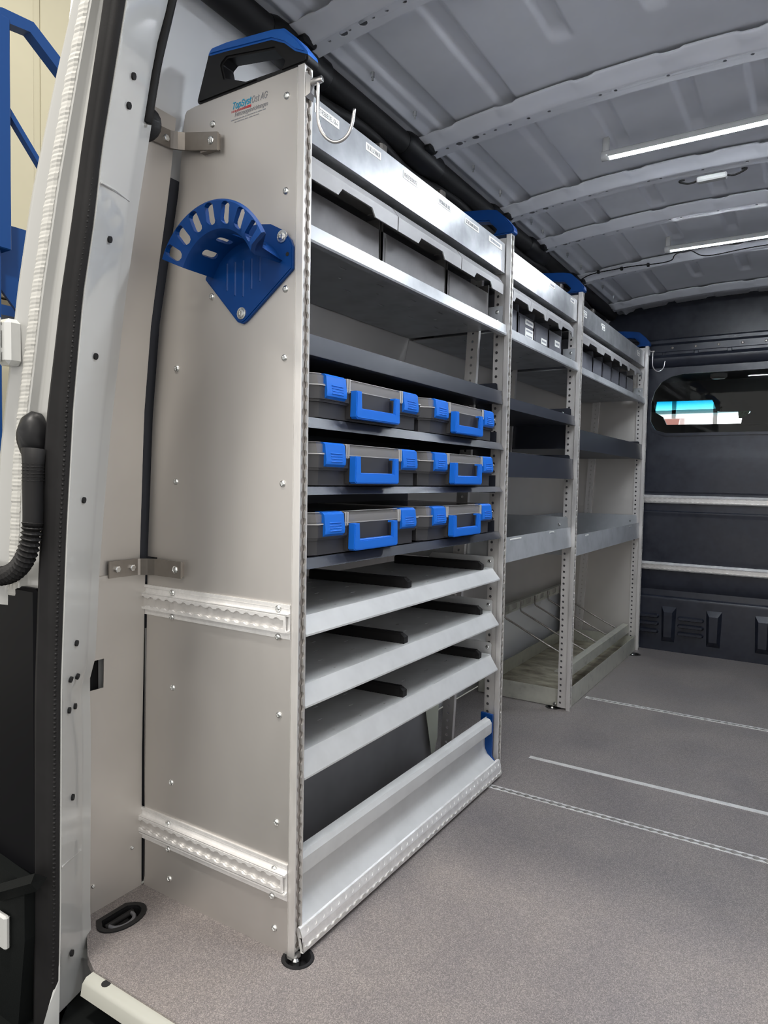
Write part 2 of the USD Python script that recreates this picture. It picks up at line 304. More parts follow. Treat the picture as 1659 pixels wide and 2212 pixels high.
# wheel arch cover under the first bay
wa = part(wl, 'wheel_arch_cover', ext([(.18, 0), (.19, .20), (.215, .30), (.26, .36), (.455, .40), (.455, 0)], 'x', .05, .93), 'wheel_arch', 50)
part(wa, 'protective_film', ext([(.84, .24), (.93, .245), (.925, .12), (.895, .045), (.88, .10)], 'y', .173, .174), 'film', label='torn pale protective film hanging off the wheel arch cover')

# ceiling: sheet with pressed beads, hat-shaped bows across it
ce = thing('ceiling', None, None, kind='structure')
BOWS = [.205, .80, 1.415, 1.815, 2.39, 3.02]; BW = .092
BEADS = [(.125, 0), (-.06, 0), (-.27, 1), (-.485, 1), (-.66, 1), (-.82, 0), (-1.005, 0)]
xs = np.linspace(-.30, 3.36, 250); ys = np.linspace(.238, -1.118, 400)
XX, YY = np.meshgrid(xs, ys, indexing='ij'); ZZ = roof_z(YY).copy()
edges = [-.3] + BOWS + [3.36]
for by, short in BEADS:
    prof = np.clip((.031 - np.abs(YY - by)) / .016, 0, 1); prof = prof * prof * (3 - 2 * prof)
    fx = np.zeros_like(XX)
    for a, b_ in zip(edges[:-1], edges[1:]):
        e0, e1 = (a + BW - .05, b_ + .04) if not short else (a + BW - .03, b_ - (.16 if b_ - a > .5 else .02))
        if short and a < 0: e0 = -.4
        fx = np.maximum(fx, np.clip((XX - e0) / .03, 0, 1) * np.clip((e1 - XX) / .03, 0, 1))
    ZZ += .013 * prof * fx
for sy in (.195, -1.075):
    ZZ += -.010 * np.clip(1 - np.abs(YY - sy) / .02, 0, 1)
n0, n1 = XX.shape; V = np.c_[XX.ravel(), YY.ravel(), ZZ.ravel()]
i, j = np.meshgrid(np.arange(n0 - 1), np.arange(n1 - 1), indexing='ij'); q = np.stack([i * n1 + j, (i + 1) * n1 + j, (i + 1) * n1 + j + 1, i * n1 + j + 1], -1).reshape(-1, 4)
Fq = np.vstack([q[:, [0, 1, 2]], q[:, [0, 2, 3]]])
part(ce, 'roof_sheet', trimesh.Trimesh(V, Fq, process=False), 'roof_paint', True)
part(ce, 'roof_skin', bx(-.30, 3.36, -1.15, .27, 2.06, 2.07), 'white_paint')
rng = np.random.default_rng(4)
HOLES = [.155, .115, .098, .062, .035, -.0, -.045, -.10, -.16, -.30, -.34, -.47, -.60, -.66]
HR = [.004, .009, .0035, .009, .0035, .004, .0045, .0045, .004, .004, .004, .004, .004, .004]
for bi, x0 in enumerate(BOWS):
    ylim = (.222, -1.102); yy = np.linspace(*ylim, 150)
    pr = [(.002, -.0055), (0, -.009), (.004, -.014), (.018, -.019), (.036, -.029), (.046, -.0345), (.054, -.036), (.057, -.034), (.058, -.031)]
    V, F = [], []
    for y in yy:
        e = min(1, (.225 - y) / .03, (y + 1.105) / .03) ** .5 if min(.225 - y, y + 1.105) > 0 else 0
        dip = .005 * sum(min(1, max(0, (.030 - abs(y - b[0])) / .010)) for b in BEADS)
        z = roof_z(y)
        V += [(x0 + a, y, z + d * (.45 + .55 * e) - (dip if k < 4 else 0)) for k, (a, d) in enumerate(pr)]
    k = len(pr)
    for a in range(len(yy) - 1):
        for b_ in range(k - 1):
            q = [a * k + b_, (a + 1) * k + b_, (a + 1) * k + b_ + 1, a * k + b_ + 1]; F += [[q[0], q[2], q[1]], [q[0], q[3], q[2]]]
    body = trimesh.Trimesh(V, F, process=False)
    flat = sbox(x0 + .0575, -1.10, x0 + BW + .010, .215)
    flat = flat.difference(unary_union([Point(x0 + .071, y).buffer(r * 1.15, 4) for y, r in zip(HOLES, HR)] + [Point(x0 + .074, 2 * YC - y).buffer(r, 4) for y, r in zip(HOLES[:9], HR)]))
    fm = dense(ext(flat, 'z', 0, .0015), .05); fm.vertices[:, 2] += roof_z(fm.vertices[:, 1]) - .0315
    back = ext(sbox(x0 + BW + .009, -1.10, x0 + BW + .010, .215), 'z', 0, .026); back = dense(back, .05); back.vertices[:, 2] += roof_z(back.vertices[:, 1]) - .0315
    r_ = part(ce, 'roof_bow', cat_([body, fm, back]), 'roof_paint', 30)
for bi in range(5):
    for fx in (.35, .78):
        x = BOWS[bi] + BW + (BOWS[bi + 1] - BOWS[bi] - BW) * fx
        part(ce, 'stud', lathe([(.005, 0), (.005, -.012), (.003, -.013), (.003, -.020), (.0005, -.020)], (x, .165, roof_z(.165)), ZU, 8), 'screw')

# cover tube along the roof edge
pipe = thing('roof_edge_hose', 'long black hose with collars running along the roof edge above the shelves', 'hose', (0, .265, 1.89))
PY, PZ, PR = .250, 1.943, .033
part(pipe, 'hose_run', cyl_between((-.20, PY, PZ), (3.20, PY, PZ), PR, 20), 'rubber', True)
for bx0 in BOWS[:-1]:
    part(pipe, 'collar', lathe([(.034, -.085), (.041, -.07), (.045, 0), (.045, .05), (.039, .075), (.0385, .125), (.034, .13)], (bx0 + .04, PY, PZ), XU, 20), 'black_plastic', 40)
    part(pipe, 'clip', bx(bx0 + .02, bx0 + .07, PY - .065, PY - .02, PZ - .006, PZ + .012, .006), 'black_plastic')
rg = np.random.default_rng(7)
for k in range(2):
    px = np.linspace(.28 + .1 * k, 3.1, 60); pts = np.c_[px, PY + .014 + .012 * k + .008 * np.sin(px * 9 + k), PZ - .046 - .014 * k + .008 * np.sin(px * 13 + 2 * k)]
    part(pipe, 'wiring_loom', tube(pts, .016 - .003 * k, 8), 'rubber', True)
for x in (.30, .62, .98, 1.5, 2.2, 2.75):
    part(pipe, 'retaining_clip', bx(x, x + .035, PY - .02, PY + .045, PZ - .085, PZ - .055, .006), 'bracket')

# right wall, rear header, right pillar (behind the camera's view, they shade the load space)
wr = thing('wall_right', None, None, kind='structure')
sr = [(2 * YC - y, z) for y, z in sh]
part(wr, 'body_shell', ext(sr, 'x', -.30, XBH + .3), 'roof_paint', 40)
tr = thing('trim_1', None, None, kind='structure')
part(tr, 'rear_header', bx(-.31, -.24, -1.15, .25, 1.855, 2.06, .01), 'white_paint')

# ------------------------------------------------------------------ left rear pillar, seal, outer body
PRr = np.array([(.110, 1.86), (.143, 1.762), (.176, 1.689), (.214, 1.543), (.240, 1.443), (.277, 1.278), (.299, 1.153), (.320, 1.037), (.337, .918), (.355, .77), (.358, .731), (.371, .572), (.389, .528), (.385, .393), (.388, .174), (.390, .044), (.381, -.077), (.379, -.10)])
PLl = np.array([(.090, 1.83), (.129, 1.705), (.153, 1.619), (.191, 1.485), (.212, 1.374), (.243, 1.253), (.272, 1.065), (.293, .846), (.302, .718), (.312, .564), (.317, .247), (.318, .143), (.325, -.056), (.327, -.12)])
PSs = np.array([(.12, 1.85), (.162, 1.711), (.198, 1.576), (.250, 1.376), (.283, 1.255), (.311, 1.13), (.330, 1.049), (.341, .967), (.360, .755), (.374, .538), (.381, .183), (.383, -.10), (.384, -.2)])
POo = np.array([(.19, 1.83), (.234, 1.724), (.286, 1.613), (.360, 1.437), (.405, 1.282), (.429, 1.169), (.472, .966), (.492, .746), (.50, .3), (.50, -.2)])
def cy_(c, z): return np.interp(z, c[::-1, 1], c[::-1, 0])
def loft(sections, close=True, caps=True):
    k, n = len(sections), len(sections[0]); V = np.vstack(sections); F = []
    for a in range(k - 1):
        for b_ in range(n if close else n - 1):
            q = [a * n + b_, a * n + (b_ + 1) % n, (a + 1) * n + (b_ + 1) % n, (a + 1) * n + b_]; F += [[q[0], q[1], q[2]], [q[0], q[2], q[3]]]
    m = trimesh.Trimesh(V, F, process=False)
    if caps and close:
        V2 = np.vstack([V, [sections[0].mean(0)], [sections[-1].mean(0)]]); F2 = list(F)
        for b_ in range(n): F2 += [[k * n, (b_ + 1) % n, b_], [k * n + 1, (k - 1) * n + b_, (k - 1) * n + (b_ + 1) % n]]
        m = trimesh.Trimesh(V2, F2, process=False)
    if m.volume < 0: m.invert()
    return m
zsl = np.r_[np.linspace(-.085, .5, 14), np.linspace(.53, 1.84, 30)]
secs = []
for z in zsl:
    r, l = cy_(PRr, z), cy_(PLl, z)
    if z < .03: r -= .0; 
    s_ = lambda t, dx=0, dy=0: (-.20 + (-.09) * t + dx, r + (l - r) * t + dy, z)
    foot = max(0, (.04 - z)) * .35
    secs.append(np.array([(-.165, r + .022, z), (-.192, r + .006, z), s_(0), s_(.10, -.003, -.003), s_(.55, -.004 - foot, -.004), s_(.86, -.004 - foot, -.003), s_(1), (-.292, l + .008, z), (-.285, l + .02, z), (-.20, r + .03, z)]))
tp = thing('trim_2', None, None, kind='structure')
pil = part(tp, 'pillar', loft(secs), 'white_paint', 40, label='white painted rear door pillar with punched holes')
for (px, py_) in [(.272, 1.62), (.268, 1.575), (.23, 1.36), (.27, 1.16), (.30, .90), (.33, .63), (.335, .565), (.325, .561), (.335, .505), (.325, .501), (.345, .33), (.35, .02)]:
    z = py_; r, l = cy_(PRr, z), cy_(PLl, z); tt = .5 if not .49 < z < .57 else (.66 if px > .33 else .36); c = np.array([-.20 - .09 * tt - .0027, r + (l - r) * tt - .0027, z]) ; nrm = np.cross([-.09, l - r, 0], [0, float(cy_(PRr, z + .03) - cy_(PRr, z - .03)) / .06, 1.0]); nrm = nrm / np.linalg.norm(nrm) * (-1 if nrm[0] > 0 else 1)
    part(pil, 'hole', lathe([(.0058, -.004), (.0058, .0002), (.0005, .0002)], c, nrm, 12), 'dark_hole')
# joint of the pillar's two pressings
for z, dl in ((1.445, -.012), (.195, .026)):
    r, l = cy_(PRr, z), cy_(PLl, z)
    part(pil, 'joint_lip', loft([np.array([(-.20 - .003, r - .003, z - .004 + s), (-.25, (r + l) / 2 - .006, z + .5 * dl + s), (-.29, l - .004, z + dl + s), (-.288, l + .002, z + dl + s), (-.20, r + .002, z - .004 + s)]) for s in (0, .003)]), 'white_paint')
secs = []
for z in np.linspace(-.16, 1.84, 60):
    l, s = cy_(PLl, z) + .002, cy_(PSs, z); c, h = (l + s) / 2, (s - l) / 2
    secs.append(np.array([(-.292 - .016 * max(0, math.sin(a)) - (.008 if abs(a - 1.2) < .3 else 0) + .004 * min(0, math.sin(a)), c + h * math.cos(a) * 1.0, z) for a in np.linspace(0, 2 * math.pi, 18, endpoint=False)]))
ts = thing('trim_3', None, None, kind='structure')
part(ts, 'door_seal', loft(secs), 'rubber', 50, label='black rubber door seal along the rear pillar')
zz = np.arange(.0, 1.75, .0085)
part(ts, 'seal_rib', cat_([bx(-.3020, -.296, cy_(PLl, z) + .004, cy_(PLl, z) + .006 + .24 * (cy_(PSs, z) - cy_(PLl, z)), z, z + .005, .0015) for z in zz]), 'rubber', kind='stuff')
# black inner edging at the pillar's far side, with its buffer
edge = [(-.185, float(np.interp(z, [1.56, 1.593, 1.676, 1.774, 1.86], [.216, .208, .186, .147, .113])), z) for z in np.linspace(1.58, 1.86, 14)]
part(tp, 'inner_edging', tube(edge, .0085, 8), 'rubber', True)
part(tp, 'buffer', lathe([(.020, 0), (.032, .006), (.034, .016), (.024, .028), (.005, .033)], (-.150, .262, 1.600), (-.75, -.6, .05), 20), 'rubber', 40)

# outer body corner (rear face) with sealed seam, hinge, lamp housing, bumper
ob = thing('trim_4', None, None, kind='structure')
secs = []
for z in np.linspace(.70, 1.82, 40):
    s, o = cy_(PSs, z) - .004, cy_(POo, z); d = o - s
    secs.append(np.array([(-.285, s, z), (-.296, s + .006, z), (-.298, s + .30 * d, z), (-.301, s + .34 * d, z), (-.312, s + .38 * d, z), (-.315, s + .62 * d, z), (-.322, s + .80 * d, z), (-.318, s + .93 * d, z), (-.300, s + d, z), (-.24, s + d + .012, z), (-.22, s + d, z), (-.25, s + .02, z)]))
part(ob, 'corner_panel', loft(secs), 'white_dimmed', 40, label='white rear corner of the van body')
sb = []; rs = np.random.default_rng(2)
for k, z in enumerate(np.arange(.72, 1.81, .0036)):
    s, o = cy_(PSs, z) - .004, cy_(POo, z); d = o - s; w = .029 + .0025 * rs.random(); y0 = s + .40 * d + .0008 * rs.random(); h = .0006 * (k % 2) * rs.uniform(.4, 1) + .0004 * math.sin(k * .9)
    sb.append(np.array([(-.306, y0, z), (-.3135 - h, y0 + .003, z), (-.3165 - h, y0 + w * .3, z), (-.3175 - h, y0 + w * .7, z), (-.3165 - h, y0 + w - .003, z), (-.309, y0 + w, z)]))
part(ob, 'seam_sealer', loft(sb), 'sealer', False, label='ribbed seam sealer bead')
part(ob, 'lamp_housing', bx(-.315, -.297, .355, .62, .20, .738, .006), 'lamp_black', label='black glossy rear lamp housing')
part(ob, 'lower_corner', ext([(.36, .09), (.36, .20), (.46, .21), (.62, .22), (.62, -.2), (.40, -.2)], 'x', -.335, -.305), 'bumper')
part(ob, 'lamp_edge', loft([np.array([(-.345, .31 + .12 * t, .24 - .06 * t), (-.352, .31 + .12 * t, .225 - .06 * t), (-.34, .31 + .12 * t, .205 - .06 * t), (-.315, .32 + .12 * t, .215 - .06 * t)]) for t in (0, .5, 1.0)]), 'bumper')
part(ob, 'body_chip', bx(-.347, -.335, .404, .44, .06, .125, .004), 'white_paint')
# folded-away door's hinge
hg = part(ob, 'door_hinge', bx(-.345, -.312, .385, .425, 1.140, 1.222, .008), 'white_paint', label='white door hinge on the rear corner')
part(hg, 'hinge_arm', bx(-.365, -.335, .40, .50, 1.196, 1.212, .004), 'white_paint')
part(hg, 'hinge_arm', bx(-.365, -.335, .40, .50, 1.158, 1.172, .004), 'white_paint')
part(hg, 'hinge_pin', cyl_between((-.352, .405, 1.145), (-.352, .405, 1.222), .007), 'white_paint', True)
# rear sill and bumper
sl = thing('trim_5', None, None, kind='structure')
part(sl, 'sill', ext([(-.262, -.035), (-.258, -.014), (-.250, -.006), (-.228, -.004), (-.226, -.035)], 'y', -1.3, .302), 'sill', 40, label='pale painted rear sill strip with a punched hole')
part(sl, 'sill_hole', lathe([(.009, 0), (.009, .0012), (.0005, .0012)], (-.240, .255, -.0055), ZU, 12), 'dark_hole')
part(sl, 'bumper_step', bx(-.50, -.10, -1.4, .60, -.20, -.087, .01), 'bumper', label='black rear bumper step')
part(sl, 'bumper_face', bx(-.52, -.30, -1.4, .75, -.45, -.13, .03), 'bumper')

# cable hose from grommet to door
ch = thing('cable_conduit', 'black corrugated cable conduit looping from a rubber grommet on the rear corner', 'cable conduit', (-.315, .36, .75))
part(ch, 'grommet', hull([(-.300 - d, .362 + r * math.cos(a) * .62, 1.013 + r * math.sin(a)) for d, r in ((0, .044), (.014, .046), (.028, .036), (.036, .02)) for a in np.linspace(0, 2 * math.pi, 20, endpoint=False)]), 'black_plastic', 50)
part(ch, 'sleeve', tube([(-.325, .335, .99), (-.328, .334, .96), (-.330, .334, .86), (-.330, .335, .855)], [.022, .018, .0165, .0165], 14), 'rubber', True)
cp = spline([(-.330, .335, .862), (-.332, .338, .83), (-.334, .352, .797), (-.336, .380, .772), (-.338, .415, .760), (-.340, .46, .758), (-.341, .52, .765)], 110)
part(ch, 'corrugated_hose', tube(cp, .0155 + .0028 * np.sin(np.arange(110) * 2 * np.pi / 4), 12), 'rubber', False)
cp = np.c_[np.full(24, -.3275), np.full(24, .3345), np.linspace(.966, .932, 24)]
part(ch, 'corrugated_neck', tube(cp, .0175 + .002 * np.sin(np.arange(24) * 2 * np.pi / 4), 12), 'rubber', False)

# ------------------------------------------------------------------ shelving
def hole_strip(a0, a1, w, holes_at, r, z0, z1, extra=None):
    pass
def perforated(y0, y1, X, z0, z1, t=.0022, yh=None, pitch=.025, r=.0042, lean=None):
    """perforated column sheet facing -x"""
    yh = (y0 + y1) / 2 if yh is None else yh
    poly = sbox(y0, z0, y1, z1).difference(unary_union([Point(yh, z).buffer(r, 3) for z in np.arange(z0 + .02, z1 - .01, pitch)]))
    m = ext(poly, 'x', X, X + t)
    m = cat_([m, bx(X + t, X + .016, y1 - .0015, y1, z0, z1), bx(X + t, X + .016, y0, y0 + .0015, z0, z1)])
    if lean: m.vertices[:, 1] += np.interp(m.vertices[:, 2], lean[0], lean[1])
    return m
def front_post(par, X):
    # channel open to the aisle, its lips cut in waves
    p = rail_part(par, 'front_post', H - .012, .022, (X + .011, 0, .012), ZU, XU, -YU, m='alu_edge', depth=.0055, pitch=.0262, rc=.0088, hs=.0052, t=.0045, label='bright aluminium front post with a scalloped anchor channel')
    part(p, 'post_cheek', bx(X - .0012, X + .0015, -.0004, .0165, .0, H, .0008), 'alu_post')
    part(p, 'post_cheek', bx(X + .0205, X + .0225, -.0004, .0165, .012, H - .003), 'alu_post')
    return p
HND = [(.286, .000), (.250, .094), (.243, .101), (.200, .100), (.080, .086), (.050, .079), (.020, .052), (-.006, .020), (-.010, .000)]
HIN = [(.207, .058), (.197, .064), (.090, .046), (.076, .044), (.052, .019), (.055, .013), (.060, .010), (.147, .013), (.200, .034)]
def handle(par, X, two_tone):
    """carrying handle capping an end frame; outline in (y, z above post)"""
    rnd = lambda pts, r: Polygon(pts).buffer(-r, 4).buffer(r, 4)
    out, inn = rnd(HND, .008), Polygon(HIN).buffer(.004, 4)
    up = lambda poly, a, b: ext(poly, 'x', a, b)
    tl = Polygon([(.30, .12), (.247, .088), (.20, .083), (.082, .068), (.050, .052), (.024, .030), (-.02, .008), (-.05, .12)])
    def lay(poly):
        ms = [up(poly.buffer(-.004, 2), X - .006, X - .003), up(poly, X - .003, X + .027), up(poly.buffer(-.004, 2), X + .027, X + .030)]
        m = cat_(ms); m.vertices[:, 2] += H - .002; return m
    body = out.difference(inn)
    # foot of the handle follows the slanting top of the panel
    if two_tone:
        a = part(par, 'end_handle', lay(body.difference(tl)), 'black_plastic', 25, label='black carrying handle with a blue grip capping the nearest frame')
        part(a, 'grip', lay(body.intersection(tl).buffer(.0004)), 'blue_top', 25, label='bright blue grip')
    else:
        part(par, 'end_handle', lay(body), 'blue', 25, label='blue carrying handle capping a frame')
LEAN = ([0, 1.62], [0, -.075])
def frame(par, X, back=True, by=.355, panel=False):
    fp = front_post(par, X)
    pc = part(par, 'perforated_column', perforated(.0172, .054, X + .006, .008, H - .01, yh=.043, r=.0048), 'alu_post', label='perforated aluminium column behind the front post')
    part(pc, 'column_back', bx(X + .0145, X + .016, .0187, .0525, .008, H - .01), 'lead')  # dark colour paints the shade of the cavity behind the holes
    if back:
        part(par, 'perforated_column', perforated(by - .018, by + .022, X + .006, .0 if by > .2 else 0, 1.62, lean=LEAN, r=.0042), 'alu_post')
    if panel:
        m = dense(ext(sbox(.053, .02, .46, 1.70), 'x', X + .018, X + .020), .1)
        m.vertices[:, 1] = np.where(m.vertices[:, 1] > .3, np.minimum(wall_y(m.vertices[:, 2]) - .003, m.vertices[:, 1]), m.vertices[:, 1])
        part(par, 'frame_panel', m, 'alu_lining')
def back_y(z): return float(wall_y(z)) - .012
def sticker(par, x0, x1, zc, h, y, txt=None, lines=1):
    s = part(par, 'sticker', bx(x0, x1, y - .0006, y, zc - h / 2, zc + h / 2), 'sticker', label='small white text sticker')
    w = x1 - x0
    if txt: part(s, 'lettering', text(txt, h * .52, (x0 + .07 * w, y - .0006, zc - h * .26), XU, ZU, -YU, .0003, width=.86 * w), 'ink')
    else:
        for k in range(lines):
            z = zc + h * (.5 - (k + .5) / lines); r = np.random.default_rng(int(x0 * 1000) + k); x = x0 + .12 * w; ms = []
            while x < x1 - .14 * w:
                d = w * r.uniform(.04, .09); ms.append(bx(x, x + d, y - .0009, y - .0005, z - h / lines * .22, z + h / lines * .22)); x += d + w * .018
            part(s, 'lettering', cat_(ms), 'ink_grey')
def lip_tray(par, name, x0, x1, zb, zt, m, depth=None, slant=.006, side=True, back=None, floor_z=None, side_top=None, y0=.012, label=None, mb=None):
    """sheet metal tray: front lip from zb to zt, floor, sides rising to the back"""
    d = depth or back_y(zt + .05); fz = zb + .004 if floor_z is None else floor_z
    front = ext([(y0, zb), (y0 + slant, zt), (y0 + slant + .002, zt), (y0 + slant + .006, zt - .004), (y0 + .006, zb + .001), (y0 + .02, zb + .001), (y0 + .02, zb - .001), (y0, zb - .001)], 'x', x0, x1)
    bot = bx(x0, x1, y0 + .006, d, fz - .002, fz)
    ms = [front, bot]
    if side:
        st = (zt + .03) if side_top is None else side_top
        for xx in (x0, x1 - .0015): ms.append(ext([(y0 + slant + .012, fz), (y0 + slant + .012, zt), (y0 + slant + .014, st - .004), (y0 + slant + .020, st), (d, st), (d, fz)], 'x', xx, xx + .0015))
        ms.append(bx(x0, x1, d - .0015, d, fz, st))
    p = part(par, name, cat_(ms), m, label=label)
    if side:
        for zz in (.6,): part(p, 'screw', screw_mesh((x1 - .0016, .066, fz + (st - fz) * .72), -XU, .0055), 'screw')
    return p
def slotted_shelf(par, x0, x1, ztop, zb, depth, label):
    """pale shelf: flat slotted deck, front band, face tilted down"""
    cut = []
    for x in np.arange(x0 + .05, x1 - .04, .105): cut.append(Point(x, .045).buffer(.0028, 3))
    for r, y in enumerate(np.arange(.105, depth - .03, .06)):
        for x in np.arange(x0 + .06 + (r % 2) * .06, x1 - .05, .125): cut.append(sbox(x - .009, y - .0018, x + .009, y + .0018))
    deck = sbox(x0, .026, x1, depth).difference(unary_union(cut))
    ch = .028
    ms = [ext(deck, 'z', ztop - .002, ztop)]
    face = ext([(.026, ztop), (.022, ztop - .0005), (.001, zb + .004), (.001, zb), (.012, zb), (.012, zb + .002), (.004, zb + .003), (.026, ztop - .003)], 'x', x0, x1)
    v = face.vertices; v[:, 0] = np.where(v[:, 0] > (x0 + x1) / 2, x1 - np.clip(((v[:, 2] - zb) / (ztop - zb) - .2) / .8, 0, 1) * .012 , v[:, 0])
    ms.append(face)
    p = part(par, 'shelf', cat_(ms), 'shelf_pale', label=label)
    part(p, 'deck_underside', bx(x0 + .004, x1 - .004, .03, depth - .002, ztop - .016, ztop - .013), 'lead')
    pl = ext([(.030, ztop - .03), (.030, ztop + .028), (.034, ztop + .034), (.25, ztop + .034), (.30, ztop - .03)], 'x', x1 + .012, x1 + .014)
    e = part(p, 'end_plate', pl, 'shelf_pale')
    for dz in (.018, -.012): part(e, 'screw', screw_mesh((x1 + .0117, .043, ztop + dz), -XU, .0065), 'screw')
    return p
def bin_shelf(par, x0, x1, zt, zb):
    d = back_y(zt)
    cut = [sbox(x - .014, y - .003, x + .014, y + .003) for y in (.10, .20) for x in np.arange(x0 + .08, x1 - .05, .16)] + [Point(x + .06, .15).buffer(.005, 4) for x in np.arange(x0 + .08, x1 - .1, .16)]
    ms = [ext(sbox(x0, .03, x1, d).difference(unary_union(cut)), 'z', zt - .012, zt - .010),
          ext([(.030, zt - .010), (.016, zt), (.010, zt - .002), (.006, zb + .004), (.008, zb), (.024, zb), (.024, zb + .002), (.011, zb + .003), (.017, zt - .004), (.030, zt - .012)], 'x', x0, x1)]
    for x in np.arange(x0 + .05, x1, .085): ms.append(hull([(x, .012, zb + .003), (x + .003, .012, zb + .003), (x, .040, zt - .012), (x + .003, .04, zt - .012), (x, .015, zt - .012), (x + .003, .015, zt - .012)]))
    p = part(par, 'bin_shelf', cat_(ms), 'shelf_grey', label='grey folded shelf carrying the storage bins')
    part(p, 'deck_back', bx(x0 + .004, x1 - .004, .035, d - .002, zt - .009, zt - .007), 'shelf_under')
    e = part(p, 'end_plate', bx(x1 - .001, x1 + .001, .022, .072, zt - .008, zt + .058), 'shelf_grey')
    for dz in (.012, .040): part(e, 'screw', screw_mesh((x1 - .001, .040, zt + dz), -XU, .0065), 'screw')
    return p
def top_box(par, x0, x1, zt, zb, back_h=.04):
    d = back_y(1.68)
    ms = [ext([(.018, zb), (.018, zt), (.020, zt + .001), (.026, zt - .004), (.024, zt - .004), (.020, zt - .002), (.020, zb + .002), (d, zb + .002), (d, zt + back_h), (d + .0015, zt + back_h), (d + .0015, zb)], 'x', x0, x1)]
    for xx in (x0, x1 - .0015): ms.append(ext([(.018, zb), (.018, zt), (d, zt + .01), (d, zb)], 'x', xx, xx + .0015))
    return part(par, 'top_tray', cat_(ms), 'top_alu', label='long satin aluminium tray along the top of the bay')

# ---- bay 1
u1 = thing('shelving_unit', 'nearest aluminium shelving bay with a tall plain side panel and blue tool cases', 'shelving unit', (.5, .2, 0), 'shelving bays along the left wall')
PBK = [(.449, .0), (.440, .62), (.4385, .697), (.4385, .745), (.430, .90), (.421, 1.078), (.399, 1.279), (.341, 1.545), (.324, 1.69), (.3215, 1.704), (.316, 1.711)]
pan = Polygon([(.017, .0)] + PBK + [(.29, 1.714), (.017, 1.714)])
pan = pan.difference(sbox(.405, .727, .46, .765))
part(u1, 'side_panel', ext(pan, 'x', .0, .002), 'alu_panel', label='tall matt aluminium side panel facing the rear doors')
part(u1, 'panel_return', bx(.0, .012, .4455, .447, .02, .6), 'alu_panel')
front_post(u1, XA)
part(u1, 'post_cover', bx(-.0018, .0, .0160, .0172, .0, H - .004), 'alu_edge')
part(u1, 'foot_plate', ext([(.0, .004), (.0, -.006), (.03, -.006), (.03, .0)], 'x', .0, .02), 'alu_post')
SCR = [(.043, 1.668), (.043, 1.492), (.041, 1.308), (.042, 1.178), (.043, .936), (.046, .48), (.050, .262), (.052, .044), (.239, 1.665), (.239, 1.318), (.344, 1.178), (.345, .935), (.353, .48), (.357, .265), (.362, .043)]
for y, z in SCR: part(u1, 'screw', screw_mesh((-.0, y, z), -XU, .0070), 'screw', 40)
for zt, zb, ss in ((.7015, .634, ((.351, .692), (.048, .692), (.353, .638), (.048, .636))), (.1855, .112, ((.363, .171), (.051, .168), (.362, .113), (.056, .111)))):
    L = .440; zc = zt - .022 - .0165; y0 = .456
    prof = [(0, zb), (-.003, zb), (-.003, zb + .012), (-.011, zb + .014), (-.011, zb + .017), (-.004, zb + .018), (-.004, zc + .0165), (-.011, zc + .017), (-.012, zc + .021), (-.003, zc + .0225), (-.003, zt - .008), (-.0045, zt - .006), (-.0045, zt), (0, zt)]
    rl = ext(Polygon([(a, b_) for a, b_ in prof]), 'y', .018, y0)
    rr = part(u1, 'panel_rail', rl, 'alu_rail', label='ribbed aluminium anchor rail screwed across the side panel')
    part(rr, 'anchor_channel', place(anchor_rail(.436, .033, .0055, .0262, .0124, .0085, .0045), (-.0118, y0 + .004, zc + .001), -YU, ZU, -XU), 'alu_rail'); part(rr, 'groove', bx(-.0068, -.0062, y0 - .43, y0 + .003, zc - .014, zc + .016), 'alu_post')
    for y, z in ss: part(rr, 'screw', screw_mesh((-.004, y, z), -XU, .0068), 'screw', 40)
# wall brackets
for (zc, ya, yb, xw, yw, tilt) in ((.745, .313, .410, -.105, .435, 0), (1.640, .212, .318, -.083, .333, .35)):
    pth = [(-.012, ya), (-.012, yb - .012), (-.018, yb + .004), (-.026, yw - .006), (-.032, yw - .003), (xw, yw - .003)]
    poly = LineString(pth).buffer(.0022, 2, cap_style=2, join_style=1)
    m = ext(poly, 'z', -.018, .018)
    def zmid(v):
        s_ = v[:, 1] - .26
        return zc + (0 if not tilt else np.where(v[:, 0] > -.02, np.interp(v[:, 1], [ya, yb], [-.020, .004]), np.interp(v[:, 0], [xw, -.02], [-.0, .004])))
    m.vertices[:, 2] += zmid(m.vertices)
    br = part(u1, 'wall_bracket', m, 'bracket', label='bent steel bracket tying the side panel to the wall')
    part(br, 'spacer', bx(-.012, 0, ya + .006, ya + .05, zc - .016 - (.016 if tilt else 0), zc + .016 - (.016 if tilt else 0)), 'bracket')
    dz = -.015 if tilt else 0
    part(br, 'bolt', screw_mesh((-.0142, ya + .018, zc + dz), -XU, .0085), 'screw', 40)
    for bx_ in ((-.048, -.086) if not tilt else (-.045,)): part(br, 'bolt', lathe([(.0072, 0), (.0072, .005), (.005, .0058), (.0005, .0058)], (bx_, yw - .0052, zc), -YU, 6), 'screw')
    if not tilt: part(br, 'notch', bx(.0002, .0022, .405, .425, zc - .02, zc + .02), 'dark_hole')
handle(u1, XA + .002, True)
frame(u1, XB, by=.19)
handle(u1, XB, False)
tb = top_box(u1, .030, XB - .002, 1.683, 1.594)
for x0, x1, tx in ((.052, .132, 'GETRIEBEOEL GL4'), (.230, .290, 'VERDUENNER'), (.388, .456, 'FROSTSCHUTZ'), (.562, .634, 'HYDRAULIK OEL'), (.720, .812, 'SCHEIBENREINIGER'), (.884, .982, None)):
    sticker(tb, x0, x1, 1.664, .0165, .0178, tx)
bin_shelf(u1, .026, XB - .002, 1.437, 1.402)
x0, x1 = .026, XB - .006
lip_tray(u1, 'pull_out_tray', x0, x1, 1.189, 1.230, 'shelf_dark', side_top=1.256, label='empty dark steel pull-out tray above the cases')
